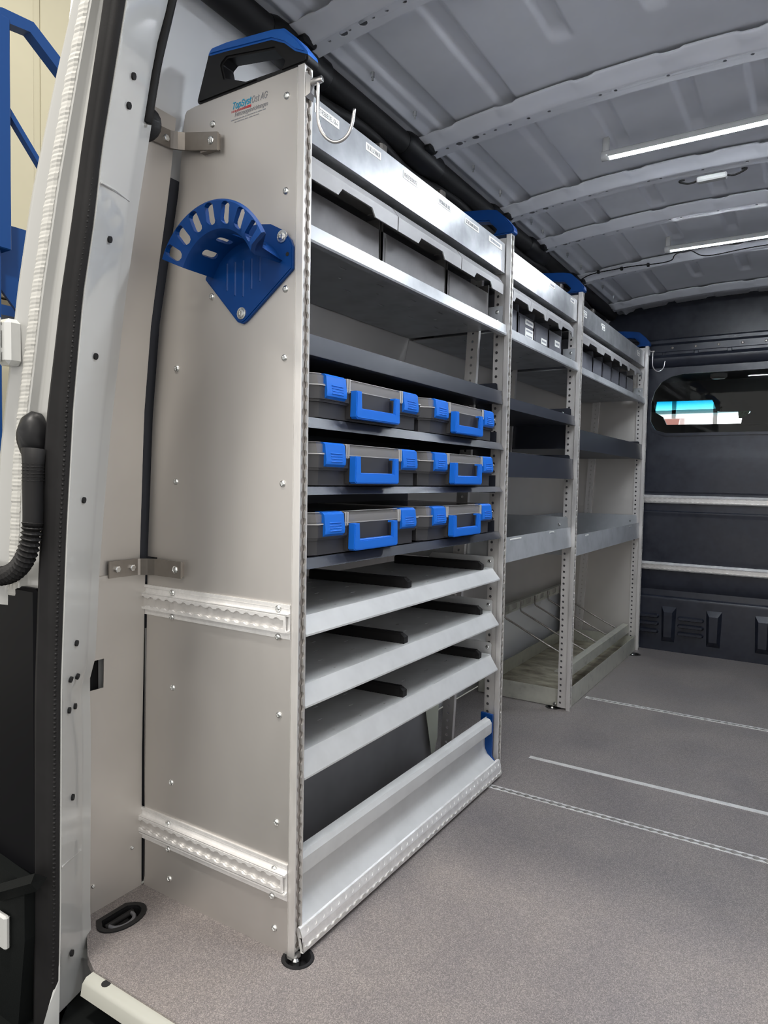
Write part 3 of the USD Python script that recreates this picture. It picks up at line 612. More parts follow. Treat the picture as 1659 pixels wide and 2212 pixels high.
for zt, zb in ((1.068, 1.046), (.931, .915), (.789, .769)):
    pt = part(u1, 'pull_out_tray', cat_([ext([(.004, zb), (.016, zt), (.030, zt), (.05, zt - .003), (.34, zt - .003), (.34, zt - .005), (.03, zt - .005), (.020, zt - .004), (.010, zb)], 'x', x0, x1), bx(x0, x0 + .002, .03, .34, zb, zt), bx(x1 - .002, x1, .03, .34, zt - .02, zt + .035)]), 'shelf_dark', label='dark steel tray carrying two blue-handled cases')
for zt, zb in ((.674, .637), (.535, .494), (.398, .350)):
    slotted_shelf(u1, .026, XB - .012 - .006, zt, zb, .36 if zt > .45 else .30, 'pale grey slotted shelf with a tilted front face')
# bottom flap, curved toe plate, base rail
x0, x1 = .024, XB - .012
fp_ = part(u1, 'front_flap', ext([(.026, .150), (.008, .152), (.006, .156), (.006, .186), (.012, .196), (.020, .199), (.030, .199), (.030, .195), (.020, .194), (.011, .186), (.011, .157), (.026, .155)], 'x', x0, x1 - .030), 'shelf_pale', 30, label='hinged pale front flap over the bottom compartment')
pts = [(.030, .196), (.036, .14), (.036, .105), (.034, .092), (.026, .078), (.0, .057), (.0, .054), (.004, .054), (.030, .076), (.040, .092), (.042, .14), (.034, .196)]
part(u1, 'toe_plate', ext(pts, 'x', x0, x1 - .012), 'shelf_pale', 50, label='curved pale toe plate behind the flap')
part(u1, 'flap_end', ext([(.004, .058), (.012, .07), (.012, .205), (.052, .208), (.052, .09), (.03, .06)], 'x', x1 - .012, x1 - .003), 'blue', label='blue plastic end bracket of the flap')
rp_ = ext([(-.012, .008), (-.006, .008), (.006, .05), (.002, .058), (-.003, .056), (-.010, .037)], 'x', .012, x1 + .016)
hb = sbox(.012, .0, x1 + .016, .018).difference(unary_union([Point(x, .009).buffer(.0048, 4) for x in np.arange(.03, x1, .0262)]))
hs_ = place(ext(hb, 'z', 0, .002), (0, -.0085, .038), XU, np.array([0, .35, .94]), np.array([0, -.94, .35]))
br_ = part(u1, 'base_rail', cat_([rp_, hs_]), 'alu_rail', label='perforated aluminium base rail along the floor')
part(br_, 'hole_backing', place(ext(sbox(.012, .0005, x1 + .016, .0175), 'z', -.002, -.0015), (0, -.0085, .038), XU, np.array([0, .35, .94]), np.array([0, -.94, .35])), 'rail_floor')  # backing coloured dark so the holes look shaded
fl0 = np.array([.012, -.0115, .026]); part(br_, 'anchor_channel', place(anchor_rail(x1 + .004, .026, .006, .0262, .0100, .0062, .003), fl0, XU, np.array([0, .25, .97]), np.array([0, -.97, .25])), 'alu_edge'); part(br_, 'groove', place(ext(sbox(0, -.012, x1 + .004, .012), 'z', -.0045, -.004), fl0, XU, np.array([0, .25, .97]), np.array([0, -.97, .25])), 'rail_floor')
part(u1, 'back_plate', bx(.026, XB - .01, back_y(1.15) - .06, back_y(1.15) - .058, .80, 1.24), 'shelf_dark')

# ---- bay 2
u2 = thing('shelving_unit', 'middle narrow shelving bay with two dark trays and an open bottom', 'shelving unit', (1.4, .2, 0), 'shelving bays along the left wall')
frame(u2, XC, by=.36); handle(u2, XC, False)
x0, x1 = XB + .026, XC - .002
tb = top_box(u2, x0, x1, 1.680, 1.596)
for a, b_ in ((1.425, 1.485), (1.675, 1.724)): sticker(tb, a, b_, 1.664, .016, .0178)
bin_shelf(u2, x0, x1, 1.433, 1.398)
lip_tray(u2, 'pull_out_tray', x0, x1, 1.180, 1.217, 'shelf_dark', side_top=1.250, label='dark shallow pull-out tray, the upper of two')
lip_tray(u2, 'pull_out_tray', x0, x1, .963, 1.043, 'shelf_dark', side_top=1.060, label='dark deep-fronted pull-out tray, the lower of two')
part(u2, 'back_plate', bx(x0 - .01, x1 + .012, back_y(1.15) - .06, back_y(1.15) - .058, .966, 1.212), 'shelf_dark')
t_ = lip_tray(u2, 'tray', x0, x1, .685, .765, 'shelf_grey', side_top=.806, label='silver grey deep-fronted tray of the middle bay')
sticker(t_, 1.112, 1.214, .752, .014, .0178, None); sticker(t_, 1.505, 1.558, .754, .014, .0178)

# ---- bay 3
u3 = thing('shelving_unit', 'farthest shelving bay against the bulkhead with a zinc tray at its foot', 'shelving unit', (2.4, .2, 0), 'shelving bays along the left wall')
frame(u3, XD, by=.345, panel=True); handle(u3, XD, False)
x0, x1 = XC + .026, XD - .002
tb = top_box(u3, x0, x1, 1.680, 1.598)
for a, b_ in ((1.855, 1.90), (2.13, 2.185), (2.845, 2.905)):
    sticker(tb, a, b_, 1.656, .012, .0178); sticker(tb, a + .01, b_, 1.642, .012, .0178)
bin_shelf(u3, x0, x1, 1.425, 1.393)
lip_tray(u3, 'pull_out_tray', x0, x1, 1.085, 1.168, 'shelf_dark', side_top=1.185, label='dark deep-fronted pull-out tray of the farthest bay')
t_ = lip_tray(u3, 'tray', x0, x1, .642, .727, 'shelf_grey', side_top=.77, label='silver grey deep-fronted tray of the farthest bay')
sticker(t_, 1.98, 2.03, .714, .014, .0178); sticker(t_, 2.795, 2.85, .712, .014, .0178)
# zinc drip tray with wire dividers
dt = thing('drip_tray', 'galvanised floor tray with slanting wire dividers in the farthest bay', 'tray', (2.4, .2, 0))
x0, x1 = XC + .028, XD - .004; y0, y1, zt = .012, .425, .085
part(dt, 'pan_floor', bx(x0 + .002, x1 - .002, y0 + .002, y1 - .002, .008, .011), 'zinc_dirty', label='rust-stained pan floor')
part(dt, 'tray_pan', cat_([bx(x0, x1, y0, y0 + .002, .002, zt), bx(x0, x1, y1 - .002, y1, .002, zt - .01), bx(x0, x0 + .002, y0, y1, .002, zt - .008), bx(x1 - .002, x1, y0, y1, .002, zt - .008)]), 'zinc', label='galvanised pan walls')
part(dt, 'front_bar', ext([(.050, .098), (.050, .146), (.085, .146), (.085, .142), (.054, .142), (.054, .098)], 'x', x0 + .02, x1), 'zinc', label='galvanised angle bar across the front')
cutb = sbox(x0 + .02, .306, x1, .356).difference(unary_union([sbox(x, .318, x + .06, .342) for x in np.arange(x0 + .06, x1 - .08, .1)]))
part(dt, 'back_bar', ext(cutb, 'y', .414, .417), 'zinc', label='slotted galvanised bar across the back')
part(dt, 'back_bar_fold', bx(x0 + .02, x1, .395, .417, .355, .357), 'zinc')
for xf in np.arange(2.088, 3.0, .206):
    xb = xf - .07
    part(dt, 'wire_divider', tube([(xf, .085, .115), (xf, .085, .130), (xf - .001, .089, .137), (xf - .004, .100, .142), (xf - .03, .20, .195), (xb + .012, .35, .279), (xb + .003, .386, .299), (xb + .001, .394, .305), (xb, .397, .313), (xb, .397, .33), (xb, .397, .354)], .0042, 8), 'steel_wire', True)
part(dt, 'retaining_bolt', screw_mesh((XC + .022, .07, .014), -XU, .008), 'screw')

# ---- tool cases: one built, five copied
CX = .045
case = thing('tool_case', 'blue-handled case nearest the side panel on the top case shelf', 'tool case', (CX, .0, 1.0705), 'blue-handled cases on the dark trays')
oz = 1.0705; W = .455
def case_prof(inset, dep): 
    return Polygon([(CX + .012 + inset, .060 + inset), (CX + .022 + inset, .046 + inset), (CX + .046, .040 + inset), (CX + .056, .026 + inset), (CX + W - .056, .026 + inset), (CX + W - .046, .040 + inset), (CX + W - .022 - inset, .046 + inset), (CX + W - .012 - inset, .060 + inset), (CX + W - .012 - inset, dep), (CX + .012 + inset, dep)]).buffer(.004, 2)
def case_prof2(i): return Polygon([(CX + i, .046), (CX + i, .038), (CX + .026 + i, .012 + i), (CX + W - .026 - i, .012 + i), (CX + W - i, .038), (CX + W - i, .33), (CX + i, .33)]).buffer(.003, 2)
lower = cat_([ext(case_prof2(.010), 'z', oz, oz + .031), ext(case_prof2(.004), 'z', oz + .031, oz + .036), ext(case_prof2(.0), 'z', oz + .036, oz + .063), ext(sbox(CX + .128, .0078, CX + .326, .040), 'z', oz + .004, oz + .063)])
cb = part(case, 'case_body', lower, 'case_dark', label='dark grey plastic tub')
rim = cat_([ext(case_prof2(-.001), 'z', oz + .063, oz + .0665), ext(case_prof2(.003).difference(case_prof2(.006)), 'z', oz + .0665, oz + .083), ext(case_prof2(.006), 'z', oz + .083, oz + .0852), ext(case_prof2(.010), 'z', oz + .0852, oz + .0872),
            ext(sbox(CX + .114, .007, CX + .124, .016), 'z', oz + .056, oz + .084), ext(sbox(CX + .330, .007, CX + .340, .016), 'z', oz + .056, oz + .084), ext(sbox(CX + .124, .0070, CX + .330, .0084), 'z', oz + .0632, oz + .080)])
part(case, 'lid', rim, 'clear', label='clear grey lid')
part(case, 'lid_highlight', cat_([ext(case_prof2(-.0018).difference(case_prof2(.002)), 'z', oz + .0625, oz + .0645), ext(case_prof2(.0085).difference(case_prof2(.012)), 'z', oz + .0868, oz + .0878)] + [bx(CX + u, CX + u + .0022, .0055, .010, oz + .058, oz + .086) for u in (.114, .1222, .330, .3382)]), 'rim_highlight')  # pale strips painting the bright highlights along the lid
for lx, lw in ((.040, .068), (.344, .068)):
    a, b_ = CX + lx, CX + lx + lw
    lm = ext([(.030, oz + .0885), (.012, oz + .0875), (.006, oz + .083), (.002, oz + .052), (.003, oz + .043), (.010, oz + .037), (.02, oz + .037)], 'x', a, b_)
    lt = part(case, 'latch', lm, 'blue_case', 25, label='blue latch with raised grip lines')
    for k in range(4): part(lt, 'grip_line', bx(a + .016, b_ - .012, .0010 + .0004 * k, .006, oz + .0475 + k * .0055, oz + .0497 + k * .0055, .0008), 'blue_case')
ha, hb_ = CX + .125, CX + .300
hpoly = Polygon([(ha, oz + .062), (ha + .019, oz + .062), (ha + .021, oz + .026), (hb_ - .021, oz + .026), (hb_ - .019, oz + .062), (hb_, oz + .062), (hb_ + .002, oz + .008), (hb_ - .004, oz + .004), (ha + .004, oz + .004), (ha - .002, oz + .008)])
hp2 = hpoly.buffer(-.0025)
hm = cat_([ext(hp2, 'y', -.012, -.0105), ext(hpoly, 'y', -.0105, -.006), ext(hpoly.difference(Polygon([(ha + .004, oz + .058), (hb_ - .004, oz + .058), (hb_ - .004, oz + .011), (ha + .004, oz + .011)])).buffer(0), 'y', -.006, .004), bx(ha + .020, hb_ - .020, -.0085, .002, oz + .0235, oz + .0275, .002)])
part(case, 'handle', hm, 'blue_case', 25, label='blue fold-down carrying handle')
rows = [(1.0705, 'top'), (.9335, 'middle'), (.7915, 'bottom')]
for k, (z, nm) in enumerate(rows):
    if k: copy_of(case, 'tool_case', (CX, 0, z), f'blue-handled case nearest the side panel on the {nm} case shelf')
    copy_of(case, 'tool_case', (CX + .4665, 0, z), f'blue-handled case nearest the middle bay on the {nm} case shelf')
CASES_END = True

# ---- storage bins on the bin shelves
def storage_bin(x0, x1, zs, label, group, tags=()):
    w = x1 - x0; t = thing('storage_bin', label, 'storage bin', ((x0 + x1) / 2, .15, zs), group)
    d = .30; zh = 1.577
    a, b_ = x0 + .004, x1 - .004
    ms = [bx(a, b_, .058, .062, zs, zs + .10), bx(a, b_, .058, d, zs, zs + .003), bx(a, a + .003, .058, d, zs, zs + .125), bx(b_ - .003, b_, .058, d, zs, zs + .125), bx(a, b_, d - .003, d, zs, zs + .125), bx(a + .012, b_ - .012, .0565, .06, zs + .004, zs + .088)]
    ft = part(t, 'bin_body', cat_(ms), 'bin_dusty' if w > .28 and x1 < 1 else 'bin_dark', label='dark grey open-fronted tub')
    # hood: folded lip whose middle is cut back
    top = bx(x0 + .001, x1 - .001, .028, .10, zh - .003, zh, .001)
    c0, c1, e = x0 + w * .33, x1 - w * .33, min(.014, w * .1)
    zb, zm, zl = zh - .023, zh - .040, zh - .054
    if w < .2: c0, c1 = x0 + .026, x1 - .026
    front = Polygon([(x0 + .001, 0), (x1 - .001, 0), (x1 - .001, 1), (c1 + e, 1), (c1, .70), (c0, .70), (c0 - e, 1), (x0 + .001, 1)])
    fm = dense(ext(front, 'z', 0, .003), .03); v = fm.vertices.copy(); s = v[:, 1]; th = v[:, 2]
    yy = np.interp(s, [0, .42, 1.0], [.028, .011, .012]); zz = np.interp(s, [0, .42, 1.0], [zh, zb, zl])
    fm = trimesh.Trimesh(np.c_[v[:, 0], yy + th, zz], fm.faces, process=False); fm.fix_normals()
    part(t, 'bin_hood', cat_([top, fm]), 'bin_hood', 20, label='pale grey grip hood with a cut-back middle')
    for (u0, u1, zc, h, ln) in tags:
        s_ = part(t, 'sticker', bx(u0, u1, .0555, .0565, zc - h / 2, zc + h / 2), 'sticker')
        ls = []
        for k in range(ln):
            z = zc + h * (.5 - (k + .5) / ln); ls.append(bx(u0 + .12 * (u1 - u0), u1 - .12 * (u1 - u0), .0552, .0556, z - h / ln * .16, z + h / ln * .16))
        part(s_, 'lettering', cat_(ls), 'ink_grey')
    return t
G1, G2, G3 = 'wide storage bins in the nearest bay', 'storage bins in the middle bay', 'storage bins in the farthest bay'
storage_bin(.032, .358, 1.4306, 'wide grey storage bin next to the tall side panel', G1)
storage_bin(.361, .693, 1.4306, 'wide grey storage bin in the middle of the nearest bay', G1)
storage_bin(.696, .988, 1.4306, 'wide grey storage bin at the far end of the nearest bay', G1)
b2 = [1.070, 1.228, 1.386, 1.545, 1.705]
t2 = [(), ((1.296, 1.376, 1.508, .020, 1), (1.298, 1.376, 1.470, .034, 2)), ((1.462, 1.520, 1.470, .021, 1),), ((1.616, 1.672, 1.488, .023, 1),)]
n2 = ['narrow bin without a sticker partly behind the second post', 'narrow bin with two white stickers one above the other', 'narrow bin with one low sticker, third in the middle bay', 'narrow bin with one sticker at the far end of the middle bay']
for k in range(4): storage_bin(b2[k], b2[k + 1], 1.4266, n2[k], G2, t2[k])
b3 = [1.830, 2.152, 2.314, 2.480, 2.642, 2.798, 2.955]
n3 = ['double-width bin at the near end of the farthest bay', 'narrow bin right beside the double-width bin of the farthest bay', 'third bin from the near end of the farthest bay', 'fourth bin from the near end of the farthest bay', 'fifth bin from the near end of the farthest bay', 'last bin of the farthest bay nearest the bulkhead']
for k in range(6): storage_bin(b3[k], b3[k + 1], 1.4186, n3[k], G3)

# ---- black rubber divider bars lying on the pale shelves
def bar_mesh(x, y0, z, L):
    body = ext([(0, 0), (.022, 0), (.022, .020), (.018, .026), (.004, .026), (0, .020)], 'y', .012, L); nose = hull([(0, 0, 0), (.022, 0, 0), (.0, 0, .016), (.022, 0, .016), (.004, .014, .026), (.018, .014, .026), (0, .014, 0), (.022, .014, 0)])
    m = cat_([body, nose]); m.apply_transform(trimesh.transformations.rotation_matrix(math.radians(4), [0, 0, 1])); m.apply_translation((x, y0, z)); return m
for z, nm, L in ((.674, 'uppermost', .30), (.535, 'middle', .29), (.398, 'lowest', .25)):
    for x, wh in ((.468 if z > .6 else .455, 'mid-length of'), (.915, 'the far end of')):
        single('divider_bar', bar_mesh(x, .030, z + .0003, L), 'rubber', f'black rubber divider bar at {wh} the {nm} pale shelf', 'divider bar', 'rubber divider bars on the pale shelves')

# ---- blue hose holder on the side panel
hh = thing('hose_holder', 'blue plastic hose holder with a slotted fan lip screwed to the side panel', 'hose holder', (0, .137, 1.25))
pl = Polygon([(.252, 1.353), (.160, 1.257), (.147, 1.252), (.136, 1.257), (.0195, 1.342), (.0195, 1.384), (.025, 1.397), (.045, 1.418), (.075, 1.434), (.110, 1.440), (.150, 1.438), (.19, 1.42), (.23, 1.39)]).buffer(-.004, 4).buffer(.004, 4)
part(hh, 'back_plate', cat_([ext(pl, 'x', -.006, -.0005), ext(pl.buffer(-.003), 'x', -.008, -.006)]), 'blue', 25)
CYH, CZH = .137, 1.312
rp_ = [(.001, .098), (.074, .094), (.088, .098), (.098, .112), (.104, .143), (.100, .147), (.094, .145), (.090, .116), (.082, .104), (.072, .100), (.001, .104)]
def sector(prof, a0, a1, n=40):
    secs = []
    for a in np.linspace(a0, a1, n): secs.append(np.array([(-x, CYH + r * math.cos(a), CZH + r * math.sin(a)) for x, r in prof]))
    m = loft(secs); return m3.Manifold(m3.Mesh(np.array(trimesh.Trimesh(m.vertices, m.faces).vertices, np.float32), np.array(trimesh.Trimesh(m.vertices, m.faces).faces, np.uint32)))
fan = sector(rp_, math.radians(24), math.radians(153))
for a in np.radians(np.linspace(33, 143, 7)):
    pts = []
    for r in (.1125, .1350):
        for da in np.linspace(0, 2 * math.pi, 10, endpoint=False):
            for xx in (-.084, -.115):
                ca = np.array([math.cos(a), math.sin(a)]); cb_ = np.array([-math.sin(a), math.cos(a)])
                q = ca * (r + .0075 * math.cos(da)) + cb_ * .0112 * math.sin(da); pts.append((xx, CYH + q[0], CZH + q[1]))
    fan = fan - m3.Manifold.hull_points(np.array(pts, np.float32))
for a in np.radians(np.linspace(50, 130, 4)):
    pts = []
    for xx in (-.03, -.058):
        for da in np.linspace(0, 2 * math.pi, 8, endpoint=False):
            for r in (.088, .112):
                aa = a + math.sin(da) * .08
                pts.append((xx + .006 * math.cos(da), CYH + r * math.cos(aa), CZH + r * math.sin(aa)))
    fan = fan - m3.Manifold.hull_points(np.array(pts, np.float32))
part(hh, 'fan_lip', fan, 'blue', 30, label='curved blue saddle ending in a slotted fan')
for k in range(5):
    y = .10 + .022 * k
    part(hh, 'plate_rib', hull([(-.0078, y - .003, 1.375), (-.0078, y + .003, 1.375), (-.0095, y, 1.375), (-.0078, y - .003 , 1.300 + abs(k - 2.3) * .012), (-.0078, y + .003, 1.300 + abs(k - 2.3) * .012), (-.0095, y, 1.302 + abs(k - 2.3) * .012)]), 'blue')
for y, z in ((.044, 1.405), (.147, 1.272)): part(hh, 'bolt', lathe([(.012, 0), (.012, .0018), (.0085, .002), (.008, .004), (.004, .0048), (.0035, .003), (.0005, .003)], (-.008, y, z), -XU, 14), 'screw', 40)
part(hh, 'plate_hole', lathe([(.004, 0), (.004, .0005), (.0005, .0005)], (-.008, .031, 1.370), -XU, 10), 'dark_hole')

# ---- hooks on the post tops
def hook(X, label, s=1.0):
    t = thing('hook', label, 'hook', (X, -.02, 1.57))
    part(t, 'mount', hull([(X - .006, -.001, 1.700), (X + .018, -.001, 1.700), (X - .006, -.001, 1.655), (X + .018, -.001, 1.655), (X, -.008, 1.692), (X + .012, -.008, 1.692), (X, -.008, 1.663), (X + .012, -.008, 1.663)]), 'steel')
    part(t, 'bolt', cyl_between((X + .006, -.008, 1.684), (X + .006, -.030, 1.684), .0065, 10), 'steel', True)
    pts = [(X + .006, -.022, 1.684), (X + .006, -.0215, 1.66), (X + .007, -.021, 1.630), (X + .009, -.022, 1.606), (X + .016, -.030, 1.586), (X + .026, -.045, 1.575), (X + .034, -.062, 1.580), (X + .038, -.074, 1.597), (X + .040, -.078, 1.615), (X + .041, -.080, 1.632)]
    part(t, 'hook_wire', tube(spline(pts, 48), .0032, 10), 'steel', True)
hook(XA + .006, 'steel wire hook at the top of the nearest post')
hook(XD + .006, 'steel wire hook at the top of the farthest post by the bulkhead')

# ---- maker's print on the panel
U, Vv, Nn = -YU, ZU, -XU
lg = part(u1, 'print', text('TopSyst', .0125, (-.0003, .186, 1.6795), U, Vv, Nn, .0003, .25, True, width=.050), 'ink_blue', label='printed lettering in blue, grey and red')
part(lg, 'lettering', text('Ost AG', .0125, (-.0003, .134, 1.6785), U, Vv, Nn, .0003, .2, width=.040), 'ink_grey')
part(lg, 'lettering', text('Fahrzeugeinrichtungen', .0078, (-.0003, .178, 1.6635), U, Vv, Nn, .0003, .15, width=.086), 'ink_grey')
part(lg, 'stripe', cat_([bx(-.0007, -.0003, .186 - .0024 * k - .0005 - .0008 * k / 16, .186 - .0024 * k, 1.6725, 1.6765) for k in range(18)] + [bx(-.0007, -.0003, .134, .144, 1.6725, 1.6765)]), 'ink_red')
rw = np.random.default_rng(5)
def words(x0, x1, z, h):
    ms, x = [], x0
    while x > x1:
        d = rw.uniform(.004, .010); ms.append(bx(-.0005, -.0003, x - d, x, z, z + h)); x -= d + .0018
    return cat_(ms)
part(lg, 'small_print', words(.188, .100, 1.6575, .0016), 'ink_grey'); part(lg, 'small_print', words(.178, .112, 1.6525, .0016), 'ink_grey')

# ------------------------------------------------------------------ bulkhead
bh = thing('wall_front', None, None, kind='structure')
XW = 3.125; Y0, Y1 = .44, -1.32
prof = [(XW + .03, -.02), (XW - .004, -.02), (XW - .004, .292), (XW + .002, .305), (XW + .016, .312), (XW + .020, .345), (XW + .006, .375), (XW - .0, .44), (XW - .002, .515), (XW - .006, .535), (XW - .008, .760), (XW - .014, .782), (XW - .013, .792), (XW - .004, .797), (XW - .002, .895), (XW - .007, .905), (XW - .008, 1.085), (XW - .001, 1.120), (XW + .0, 1.205), (XW + .03, 1.205)]
part(bh, 'lower_panel', ext(Polygon(prof), 'y', Y1, Y0), 'bulkhead', 25)
win = Polygon([(-.002, 1.30), (-.002, 1.41), (-.02, 1.475), (-.055, 1.525), (-.11, 1.555), (-.17, 1.567), (-.71, 1.567), (-.80, 1.54), (-.86, 1.47), (-.875, 1.40), (-.875, 1.30), (-.85, 1.25), (-.80, 1.228), (-.09, 1.228), (-.03, 1.248)])
win = win.buffer(-.03, 8).buffer(.03, 8)
band = sbox(Y1, 1.205, Y0, 1.615).difference(win)
part(bh, 'window_band', ext(band, 'x', XW, XW + .03), 'bulkhead', 25)
beam = [(XW + .03, 1.60), (XW - .0, 1.60), (XW - .018, 1.612), (XW - .030, 1.635), (XW - .030, 1.652), (XW - .016, 1.668), (XW - .010, 1.672), (XW - .010, 1.685), (XW - .004, 1.690), (XW - .004, 1.725), (XW - .016, 1.735), (XW - .016, 1.752), (XW + .0, 1.762), (XW + .03, 1.762)]
bm = part(bh, 'top_beam', ext(Polygon(beam), 'y', Y1, Y0), 'bulkhead', 30, label='rolled dark beam above the bulkhead window')
for y in (-.11, -.23, -.345, -.46, -.57): part(bm, 'rivet', screw_mesh((XW - .004, y, 1.708), -XU, .0075), 'bracket', 40)
for y in (-.07, -.235, -.40): part(bm, 'beam_clip', bx(XW - .016, XW - .008, y - .012, y + .012, 1.665, 1.685, .003), 'bulkhead')
part(bh, 'upper_panel', bx(XW + .20, XW + .22, Y1, Y0, 1.70, 2.06), 'bulkhead', label='dark panel under the roof behind the beam')
part(bh, 'cab_step', bx(XW + .03, XW + .22, Y1, Y0, 1.735, 1.755), 'bulkhead_brown')
# pressed reinforcements: uprights and louvres
for yc in (-.144, -.377, -.615, -.85, -1.08):
    part(bh, 'pressed_upright', hull([(XW - .004, yc + .040, .255), (XW - .004, yc - .040, .255), (XW - .004, yc + .034, .055), (XW - .004, yc - .034, .055), (XW - .030, yc + .022, .225), (XW - .030, yc - .022, .225), (XW - .030, yc + .020, .085), (XW - .030, yc - .020, .085)]), 'bulkhead')
for ya, yb in ((.10, -.090), (-.195, -.325), ):
    for z in (.195, .152, .109):
        pts = []
        for y in (ya - .012, yb + .012):
            for a in np.linspace(0, 2 * math.pi, 10, endpoint=False): pts += [(XW - .004, y + .016 * math.cos(a), z + .013 * math.sin(a)), (XW - .024, y + .009 * math.cos(a), z + .007 * math.sin(a))]
        part(bh, 'louvre', hull(pts), 'bulkhead', 40)
for zb, zt in ((.840, .885), (.461, .505)):
    zc = (zb + zt) / 2; L = 1.1
    rl = part(bh, 'anchor_rail', ext([(XW, zb), (XW - .016, zb), (XW - .021, zb + .008), (XW - .017, zb + .010), (XW - .017, zt - .018), (XW - .022, zt - .016), (XW - .024, zt - .010), (XW - .014, zt), (XW, zt)], 'y', -1.1, .012), 'alu_rail', label='bright aluminium anchor rail across the bulkhead')
    part(rl, 'anchor_channel', place(anchor_rail(1.1, .024, .0035, .0265, .0104, .0060, .0025), (XW - .0215, .010, zb + .0185), -YU, ZU, -XU), 'alu_edge'); part(rl, 'groove', bx(XW - .0190, XW - .0186, -1.09, .009, zb + .008, zb + .029), 'alu_post')
w1 = thing('window_1', None, None, kind='structure')
part(w1, 'window_frame', ext(win.buffer(.010).difference(win.buffer(-.006)), 'x', XW - .006, XW + .008), 'bulkhead', 30, label='rounded black window surround in the bulkhead')
part(w1, 'window_pane', ext(win.buffer(-.004), 'x', XW + .012, XW + .014), 'pane')

# ------------------------------------------------------------------ cab seen through the window
cb_ = thing('cab', None, None, kind='structure')
part(cb_, 'cab_roof', bx(3.36, 4.62, -1.4, .75, 1.72, 1.74), 'cab_dark')
wsh = Polygon([(.262, 1.499), (.250, 1.577), (-.114, 1.571), (-.150, 1.52), (-.175, 1.487), (-.40, 1.478), (-.398, 1.466), (-.347, 1.394), (.170, 1.398), (.20, 1.46)])
ws_full = Polygon([(.262, 1.499), (.250, 1.580), (-.95, 1.565), (-.95, 1.392), (.170, 1.398), (.20, 1.46)])
part(cb_, 'windscreen_surround', ext(sbox(-1.6, -.1, .9, 1.9).difference(ws_full), 'x', 4.60, 4.63), 'cab_dark')
part(cb_, 'windscreen', ext(ws_full.buffer(.01), 'x', 4.605, 4.61), 'tint', label='windscreen with a cyan sun band')
part(cb_, 'cab_side', bx(3.35, 4.62, .80, .82, -.1, 1.75), 'cab_dark'); part(cb_, 'cab_side', bx(3.35, 4.62, -1.62, -1.60, -.1, 1.75), 'cab_dark')
part(cb_, 'cab_floor', bx(3.15, 4.62, -1.6, .8, -.12, -.1), 'cab_dark')
part(cb_, 'pillar_trim', hull([(3.55, .20, 1.72), (3.55, .12, 1.72), (3.60, .06, 1.40), (3.60, .10, 1.40), (3.62, .06, 1.40), (3.57, .12, 1.72)]), 'bulkhead', label='grey trim strip inside the cab')
part(cb_, 'sun_visor', ext([(-.13, 1.60), (-.16, 1.54), (-.175, 1.492), (-.20, 1.482), (-.42, 1.476), (-.46, 1.48), (-.46, 1.60)], 'x', 4.56, 4.575), 'cab_dark')
part(cb_, 'mirror_unit', ext([(-.405, 1.60), (-.405, 1.470), (-.385, 1.445), (-.352, 1.43), (-.345, 1.38), (-.9, 1.38), (-.9, 1.60)], 'x', 4.50, 4.55), 'cab_dark')
part(cb_, 'camera_board', ext([(-.322, 1.475), (-.395, 1.480), (-.385, 1.443), (-.36, 1.428), (-.328, 1.428)], 'x', 4.52, 4.535), 'green', label='small green patch hanging by the mirror')
cl_ = part(cb_, 'cab_lamp', lathe([(.05, 0), (.05, -.02), (.035, -.03), (.0005, -.03)], (3.9, -.26, 1.66), ZU, 16), 'shelf_pale', 40)

# ------------------------------------------------------------------ workshop around the van
wb = thing('wall_back', None, None, kind='structure')
part(wb, 'gate_glazing', bx(8.98, 9.0, -2.6, 3.0, .4, 2.6), 'gate_light', label='daylit translucent workshop gate')
part(wb, 'gate_mullion', bx(8.9, 8.96, .325, .375, .4, 2.6), 'shelf_grey'); part(wb, 'gate_mullion', bx(8.9, 8.96, .83, .88, .4, 2.6), 'shelf_grey'); part(wb, 'gate_mullion', bx(8.9, 8.96, -2.6, 3.0, 1.885, 1.935), 'shelf_grey')
car = thing('parked_car', 'pinkish red car parked ahead of the windscreen', 'car', (7.2, 1.0, -.65))
part(car, 'car_body', ext(Polygon([(6.0, -.35), (6.0, .35), (6.2, .65), (6.9, .85), (7.15, 1.35), (7.5, 1.70), (8.0, 1.74), (8.3, 1.4), (8.4, .6), (8.4, -.35)]).buffer(-.05).buffer(.05, 4), 'y', .55, 1.9), 'car_red', 30)
part(car, 'car_window', ext([(7.02, .95), (7.2, 1.38), (7.48, 1.62), (7.9, 1.64), (7.95, 1.0)], 'y', .545, .55), 'cab_dark')
for x in (6.5, 7.9): part(car, 'wheel', cyl_between((x, .56, -.36), (x, .75, -.36), .29, 20), 'rubber', 40)
wk = thing('wall_workshop', None, None, kind='structure')
for k, (a, b_) in enumerate(((-1.4, -.42), (-.41, .585), (.59, 1.585), (1.632, 2.62), (2.63, 3.6))):
    part(wk, 'wall_panel', bx(a, b_, 3.5, 3.56, -.65, 5.2, .004), 'beige')
part(wk, 'panel_joint', bx(1.587, 1.630, 3.508, 3.55, -.65, 5.2), 'beige'); part(wk, 'wall_backing', bx(-1.5, 3.7, 3.545, 3.6, -.65, 5.2), 'beige')
part(wk, 'rivet', screw_mesh((1.66, 3.5, 3.0), -YU, .008), 'bracket')
part(thing('floor_workshop', None, None, kind='structure'), 'concrete_slab', bx(-6, 10, -5, 5, -.72, -.65), 'concrete')
lf = thing('vehicle_lift', 'blue steel lift frame with diagonal braces beside the beige wall', 'vehicle lift', (.55, 2.0, -.65))
part(lf, 'column', bx(.47, .566, 1.97, 2.05, 1.845, 2.755, .004), 'lift_blue'); part(lf, 'column_base', bx(.42, .54, 2.0, 2.1, -.65, 1.9, .004), 'lift_blue')
